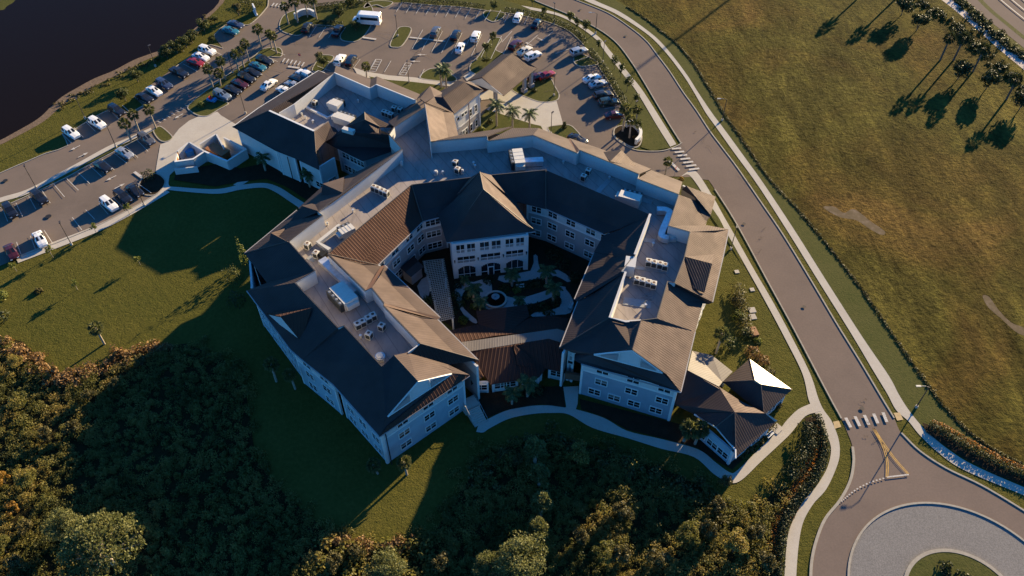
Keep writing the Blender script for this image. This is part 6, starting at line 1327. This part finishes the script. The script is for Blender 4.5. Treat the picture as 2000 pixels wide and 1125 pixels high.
hedge([(786, 3), (850, 9), (900, 12), (948, 19)], 1.6, 1.2, 'dark clipped hedge along the top edge of the lot'); hedge([(986, 24), (1027, 30), (1079, 44), (1114, 60), (1143, 86)], 1.7, 1.3, 'clipped hedge at the far curve of the lot, below the street lamp'); hedge([(1152, 104), (1170, 126), (1193, 162), (1213, 196), (1226, 222)], 1.9, 1.4, 'long hedge between the east bays and the young oaks')
hedge([(600, 18), (640, 14), (690, 8), (720, 3)], 2.0, 1.1, 'dark hedge behind the far monument wall'); hedge([(618, 45), (640, 48), (670, 50)], 1.6, 1.0, 'low hedge at the head of the shaded bays'); hedge([(470, 4), (495, 12), (515, 12)], 1.8, 1.2, 'dark hedge at the top entrance lawn with yellow flowers')
hedge([(1593, 815), (1601, 840), (1608, 872), (1603, 905), (1583, 945), (1560, 972), (1540, 1004), (1525, 1050), (1518, 1130)], 1.5, 1.1, 'dark hedge hugging the pavement west of the roundabout', 'hedge', 150); hedge([(1573, 835), (1577, 870), (1560, 905), (1535, 940)], 2.9, 1.6, 'taller hedge on the inner side of the planting strip', 'hedge', 190)
hedge([(1590, 830), (1598, 868), (1592, 905), (1570, 945), (1545, 985), (1520, 1040), (1508, 1110)], 2.4, .7, 'orange-flowering ground plants between the two dark hedges', 'flower', 120, .2, 'flower_bed'); hedge([(1812, 832), (1842, 848), (1890, 878), (1950, 909), (2008, 935), (2085, 963)], 1.5, .9, 'flower-flecked hedge along the pavement right of the crossing', 'hedge', 130, .2); hedge([(1818, 828), (1850, 843), (1898, 871), (1958, 903), (2015, 929), (2090, 957)], 1.2, .9, 'orange flowers behind the pavement hedge right of the crossing', 'flower', 100, .2, 'flower_bed')
hedge([(1515, 832), (1490, 852), (1465, 874), (1440, 893)], 1.0, .8, 'low olive planting along the clubhouse wall by the path', 'olive', 90, .2); hedge([(1438, 560), (1445, 590), (1452, 630), (1462, 660)], 2.6, 1.2, 'mixed olive planting in the tall garden bed', 'olive', 90, .25)
fb = hedge([(1238, 268), (1247, 276), (1243, 282)], .9, .5, 'orange flowers in front of the monument wall', 'flower', 90, .16, 'flower_bed'); del fb['label'], fb['category']; fb['kind'] = 'stuff'
n = 40; hedge([], 0, 0, '') if 0 else None
# planting in the roundabout
C_ = []; rng = np.random.default_rng(5)
for k in range(60):
    a = rng.random() * 6.283; r = 5.4 * math.sqrt(rng.random()); p, d = ball(60, .5 + .4 * rng.random(), .5); p[:, 2] = np.abs(p[:, 2]); C_.append(p + np.array([RC.x + r * math.cos(a), RC.y + r * math.sin(a), .2]))
o = meshobj('roundabout_planting', leafmesh('roundabout_planting', np.concatenate(C_), None, .28, V['hedge'])); struct(o, 'stuff')

# ------------------------------------------------------------------ scrub, field weeds, lawn tufts
def inpoly(pts, poly):
    x, y = pts[:, 0], pts[:, 1]; r = np.zeros(len(pts), bool); q = [(p.x, p.y) for p in poly]; j = len(q) - 1
    for i in range(len(q)):
        xi, yi = q[i]; xj, yj = q[j]; c = ((yi > y) != (yj > y)) & (x < (xj - xi) * (y - yi) / (yj - yi + 1e-12) + xi); r ^= c; j = i
    return r
def scatter(poly, n):
    q = PL(poly); xs = [p.x for p in q]; ys = [p.y for p in q]; out = []
    while len(out) < n:
        c = np.stack([rng.uniform(min(xs), max(xs), n * 2), rng.uniform(min(ys), max(ys), n * 2)], 1); out += list(c[inpoly(c, q)])
    return np.array(out[:n])
def mounds(name, cen, r, h, per, leaf, mat, kind='stuff'):
    m_ = len(cen); R_ = r * rng.uniform(.6, 1.4, m_); H_ = h * rng.uniform(.5, 1.4, m_)
    d = rng.normal(size=(m_, per, 3)); d[..., 2] = np.abs(d[..., 2]); d /= np.linalg.norm(d, axis=2)[..., None]; s = .25 + .8 * rng.random((m_, per)) ** .7; p = d * s[..., None]
    p[..., 0] *= R_[:, None]; p[..., 1] *= R_[:, None]; p[..., 2] *= H_[:, None]; p[..., :2] += cen[:, None, :]
    o = meshobj(name, leafmesh(name, p.reshape(-1, 3), d.reshape(-1, 3), leaf, V[mat])); o['kind'] = kind; return o
rng = np.random.default_rng(77)
LEFTW = [(-60, 650), (0, 668), (40, 680), (110, 745), (180, 737), (240, 712), (330, 686), (362, 684), (440, 720), (470, 770), (480, 900), (540, 985), (610, 1050), (660, 1260), (-100, 1300)]
mounds('scrub_thicket', scatter(LEFTW, 3200), .7, 1.0, 130, .18, 'scrub'); mounds('scrub_thicket', scatter(LEFTW, 150), 1.1, 1.9, 190, .18, 'scrub')
RIGHTW = [(960, 890), (1080, 865), (1200, 900), (1330, 945), (1410, 1000), (1450, 1020), (1500, 1000), (1500, 1260), (780, 1260), (850, 1060), (900, 980)]
mounds('scrub_thicket', scatter(RIGHTW, 2200), .7, 1.0, 130, .18, 'scrub'); mounds('scrub_thicket', scatter(RIGHTW, 90), 1.3, 2.2, 190, .18, 'scrub'); mounds('scrub_thicket', scatter([(620, 1060), (700, 1065), (790, 1065), (850, 1050), (900, 1260), (600, 1260)], 190), 1.1, 1.4, 62, .4, 'scrub')
def along(pts, n, jit):
    q = spline(PL(pts), 10); idx = rng.random(n) * (len(q) - 1); i = idx.astype(int); a = np.array([[p.x, p.y] for p in q]); return a[i] + (a[i + 1] - a[i]) * (idx - i)[:, None] + rng.normal(size=(n, 2)) * jit
mounds('scrub_fringe', along([(-40, 668), (0, 672), (40, 688), (75, 712), (108, 742), (150, 742), (190, 722), (240, 702), (290, 684), (330, 680)], 120, .9), .95, 1.5, 60, .33, 'rust'); mounds('scrub_thicket', along([(362, 676), (440, 708), (478, 760), (498, 900), (556, 970), (640, 1042), (720, 1062)], 150, 1.0), .9, 1.1, 130, .18, 'scrub'); mounds('scrub_thicket', along([(790, 1060), (850, 1042), (900, 962), (960, 882), (1080, 858), (1200, 888), (1330, 933), (1420, 988), (1462, 1012), (1530, 950)], 190, 1.0), .9, 1.1, 130, .18, 'scrub'); mounds('scrub_fringe', along([(640, 1056), (690, 1066), (740, 1068), (800, 1058)], 36, .7), .8, 1.1, 60, .3, 'rust')
mounds('scrub_fringe', along([(940, 950), (960, 900), (1080, 872), (1200, 905), (1330, 950), (1410, 1005)], 70, 1.2), 1.1, 1.3, 60, .34, 'olive')
mounds('field_weeds', along([(1225, 14), (1262, 38), (1292, 62), (1322, 86), (1352, 122), (1385, 174), (1415, 224), (1450, 274), (1500, 347), (1560, 412), (1610, 472), (1680, 562), (1735, 642), (1790, 722), (1850, 802), (1930, 872), (2060, 937)], 2200, .14), .28, .24, 16, .2, 'weed')
mounds('canal_scrub', np.concatenate([along([(1775, -10), (1840, 30), (1890, 75), (1940, 120), (2000, 170), (2060, 220)], 170, 1.2), along([(1850, -25), (1905, 35), (1955, 78), (2010, 118), (2060, 150)], 170, 1.0)]), .9, .8, 50, .32, 'hedge')
mounds('bank_grass', along([(120, 205), (180, 175), (240, 146), (290, 122), (340, 100), (385, 68), (410, 30)], 150, .9), .4, .45, 18, .25, 'olive')

# ------------------------------------------------------------------ trees one can tell apart
PN = [pine(9.0, 4.6, 41, 85), pine(7.0, 3.4, 42, 60), broad(8.0, 3.2, 43, 'pine', 46, 190, .22, .7, 'palebark', .9, .2), broad(4.6, 1.5, 44, 'scrub', 14, 150, .2, .8, 'bark', 1.0, .1), broad(3.4, 1.4, 45, 'olive', 12, 150, .2, .85, 'bark', .9, .08), broad(2.8, 1.2, 46, 'gold', 9, 150, .18, .85, 'bark', .9, .07), pine(5.5, 1.5, 47, 26, 'pine', 90, .75)]
for i, (u, v, zc, l, k, s) in enumerate((
 (190, 1062, 7.2, 'large spreading pine with visible limbs at the bottom left', 0, 1.05), (118, 1020, 5.0, 'rounded pine left behind the large spreading one', 2, .75), (1020, 1082, 6.5, 'dense pale green pine at the bottom centre', 2, 1.05), (962, 1108, 4.2, 'pale pine left of the dense bottom-centre one', 1, .7), (752, 1108, 4.6, 'sunlit olive-green pine at the bottom left of centre', 2, .8), (1046, 874, 4.6, 'slim sunlit pine rising from dark woods, topmost of a line', 6, .95), (1054, 920, 4.4, 'slim sunlit pine second in the line', 6, .85), (1058, 978, 4.4, 'slim sunlit pine third in the line', 6, .9), (1050, 1026, 4.2, 'slim pine lowest in the line above the dense pine', 6, .8), (1012, 895, 2.2, 'small sunlit tree left of the line of slim pines', 4, .7), (1130, 885, 3.5, 'shaded leafy tree in the woods right of the slim pines', 3, 1.15),
 (12, 945, 0, 'golden bush-tree at the left edge, upper of two', 5, .9), (32, 1000, 0, 'golden bush-tree at the left edge, lower of two', 5, .9), (65, 950, 0, 'grey-green tree right of the golden bush', 3, 1.0), (60, 1040, 0, 'small green tree below the golden bush', 4, .8), (45, 1110, 0, 'olive tree at the bottom left corner', 4, 1.0), (15, 1080, 0, 'rusty tree at the bottom left edge', 3, .9), (95, 860, 0, 'olive tree in the sunlit scrub', 4, .9), (150, 850, 0, 'sunlit tree at the edge of the scrub shadow', 4, .9), (45, 800, 0, 'brown-green tree in the upper scrub', 3, .9), (180, 780, 0, 'olive tree near the notch of the lawn', 4, .8), (230, 760, 0, 'olive tree on the shadow line of the scrub', 4, .8), (40, 720, 0, 'rusty green tree behind the orange fringe', 3, .8), (280, 715, 0, 'olive tree behind the right orange fringe', 4, .75),
 (1215, 1010, 0, 'sunlit ochre tree in the right woods', 4, 1.1), (1160, 990, 0, 'small lit tree left of the ochre one', 5, .6), (1130, 1060, 0, 'olive tree low in the right woods', 4, .9), (1210, 1100, 0, 'pale olive tree at the bottom right of centre', 4, 1.1), (1175, 1095, 0, 'rusty tree at the bottom right of centre', 3, 1.0), (1280, 1100, 0, 'leafy green tree at the bottom in the right woods', 4, 1.1), (1340, 1060, 0, 'dark leafy tree in the right woods', 3, 1.1), (1375, 1050, 0, 'ochre tree beside the dark hedge', 4, 1.1), (1400, 1000, 0, 'sunlit tree beside the path bend lawn', 4, .9), (1430, 1080, 0, 'rust-tinged tree near the planting strip', 3, 1.1), (1470, 1050, 0, 'green tree against the planting strip', 4, 1.0), (1490, 1110, 0, 'leafy tree at the bottom beside the pavement hedge', 4, 1.0), (1415, 950, 0, 'small lit tree at the path corner', 4, .7), (660, 1110, 0, 'olive tree left of the bottom pine', 4, 1.0), (700, 1085, 0, 'palmetto-like tree above the bottom pine', 4, .8), (860, 1110, 0, 'olive tree right of the bottom pine', 4, 1.0))):
    plant('woodland_pine' if k in (0, 1, 2, 6) else 'woodland_tree', l, 'tree', u, v, PN[k], 0, i * 1.37, s, 'pines of the lower woods' if k in (0, 1, 2, 6) else 'small trees of the lower woods', zc)
TP = [sabal(5.4, 61), sabal(4.6, 62)]
for tr_, cr_ in TP: tr_.materials[0] = M['bark']; cr_.materials[0] = V['hedge']
for i, (u, v, l, k) in enumerate(((1836, 118, 'tall dark palm second in the canal clump', 0), (1862, 118, 'tall dark palm in the middle of the canal clump', 0), (1900, 140, 'dark palm sixth in the canal clump', 0), (1965, 195, 'dark palm near the right edge by the canal', 1))):
    plant('tall_palm', l, 'palm', u, v, TP[k], 0, i * 1.1, 1.15, 'palms beside the canal')
TB_ = broad(6, 2.6, 65, 'hedge', 26, 70, .45, .85)
for i, (u, v, l) in enumerate(((1760, 30, 'dark bushy tree left of the canal palms'), (1790, 60, 'dark bushy tree nearest the canal bend'), (1925, 175, 'dark bushy tree below the canal palms'), (1990, 215, 'dark bushy tree at the right edge of the field'), (1870, 155, 'dark bushy tree under the canal palms'))):
    plant('bushy_tree', l, 'tree', u, v, TB_, 0, i * 1.2, .85, 'bushy trees at the field edge')
for i, (u, v, l) in enumerate(((1760, -12, 'tall palm beyond the top edge, right of two'), (1700, -25, 'tall palm beyond the top edge, left of two'))):
    plant('tall_palm', l, 'palm', u, v, TP[0], 0, i, 1.3, 'palms beside the canal')
# tall mast whose shadow crosses the street
c = P(1224, 151) + Vector((math.sin(SUN_AZ), math.cos(SUN_AZ), 0)) * (34 / math.tan(SUN_EL)); T = thing('utility_pole', 'tall dark utility pole beyond the field', 'utility pole', (c.x, c.y, 0))
mb = MB(); mb.tube((0, 0, 0), (0, 0, 34), .45, .3, 10); mb.build('pole', M['pole']).parent = T
# lawn and verge tufts give the grass its nap
# small things
mb = MB(); c = P(1471, 650); mb.box((c.x, c.y, .25), (1.3, 1.9, .5), R(12)); tag(mb.build('planter_box', M['wood']), 'timber planter box in the garden bed beside the street walk', 'planter')
for u, v, l in ((1469, 606, 'pale square utility lid on the lawn, larger of two'), (1470, 619, 'pale square utility lid just below the larger one'), (1469, 566, 'pale square utility lid beside the street walk'), (1439, 531, 'pale utility lid near the lamp on the east lawn')):
    mb = MB(); c = P(u, v); s = 1.2 if 'larger' in l else .8; mb.box((c.x, c.y, .06), (s, s, .12), R(8)); tag(mb.build('manhole_cover', M['concrete']), l, 'utility lid')
for u, v, l, rz in ((1016, 563, 'white bench between the courtyard beds', 8), (1115, 600, 'pale bench at the right end of the paved court', 70), (1503, 762 + 90, 'small grey bench on the path corner', 40)):
    c = P(u, v); T = thing('garden_bench', l, 'bench', (c.x, c.y, .03), R(rz), 'garden benches')
    mb = MB(); [mb.box((0, y, .45), (1.5, .12, .05)) for y in (-.2, -.05, .1)]; mb.build('seat', M['trim']).parent = T
    mb = MB(); [mb.box((0, .24, z), (1.5, .05, .11)) for z in (.62, .8)]; mb.build('backrest', M['trim']).parent = T
    for x in (-.65, .65): mb = MB(); mb.box((x, 0, .22), (.08, .5, .44)); mb.build('leg', M['metalg']).parent = T
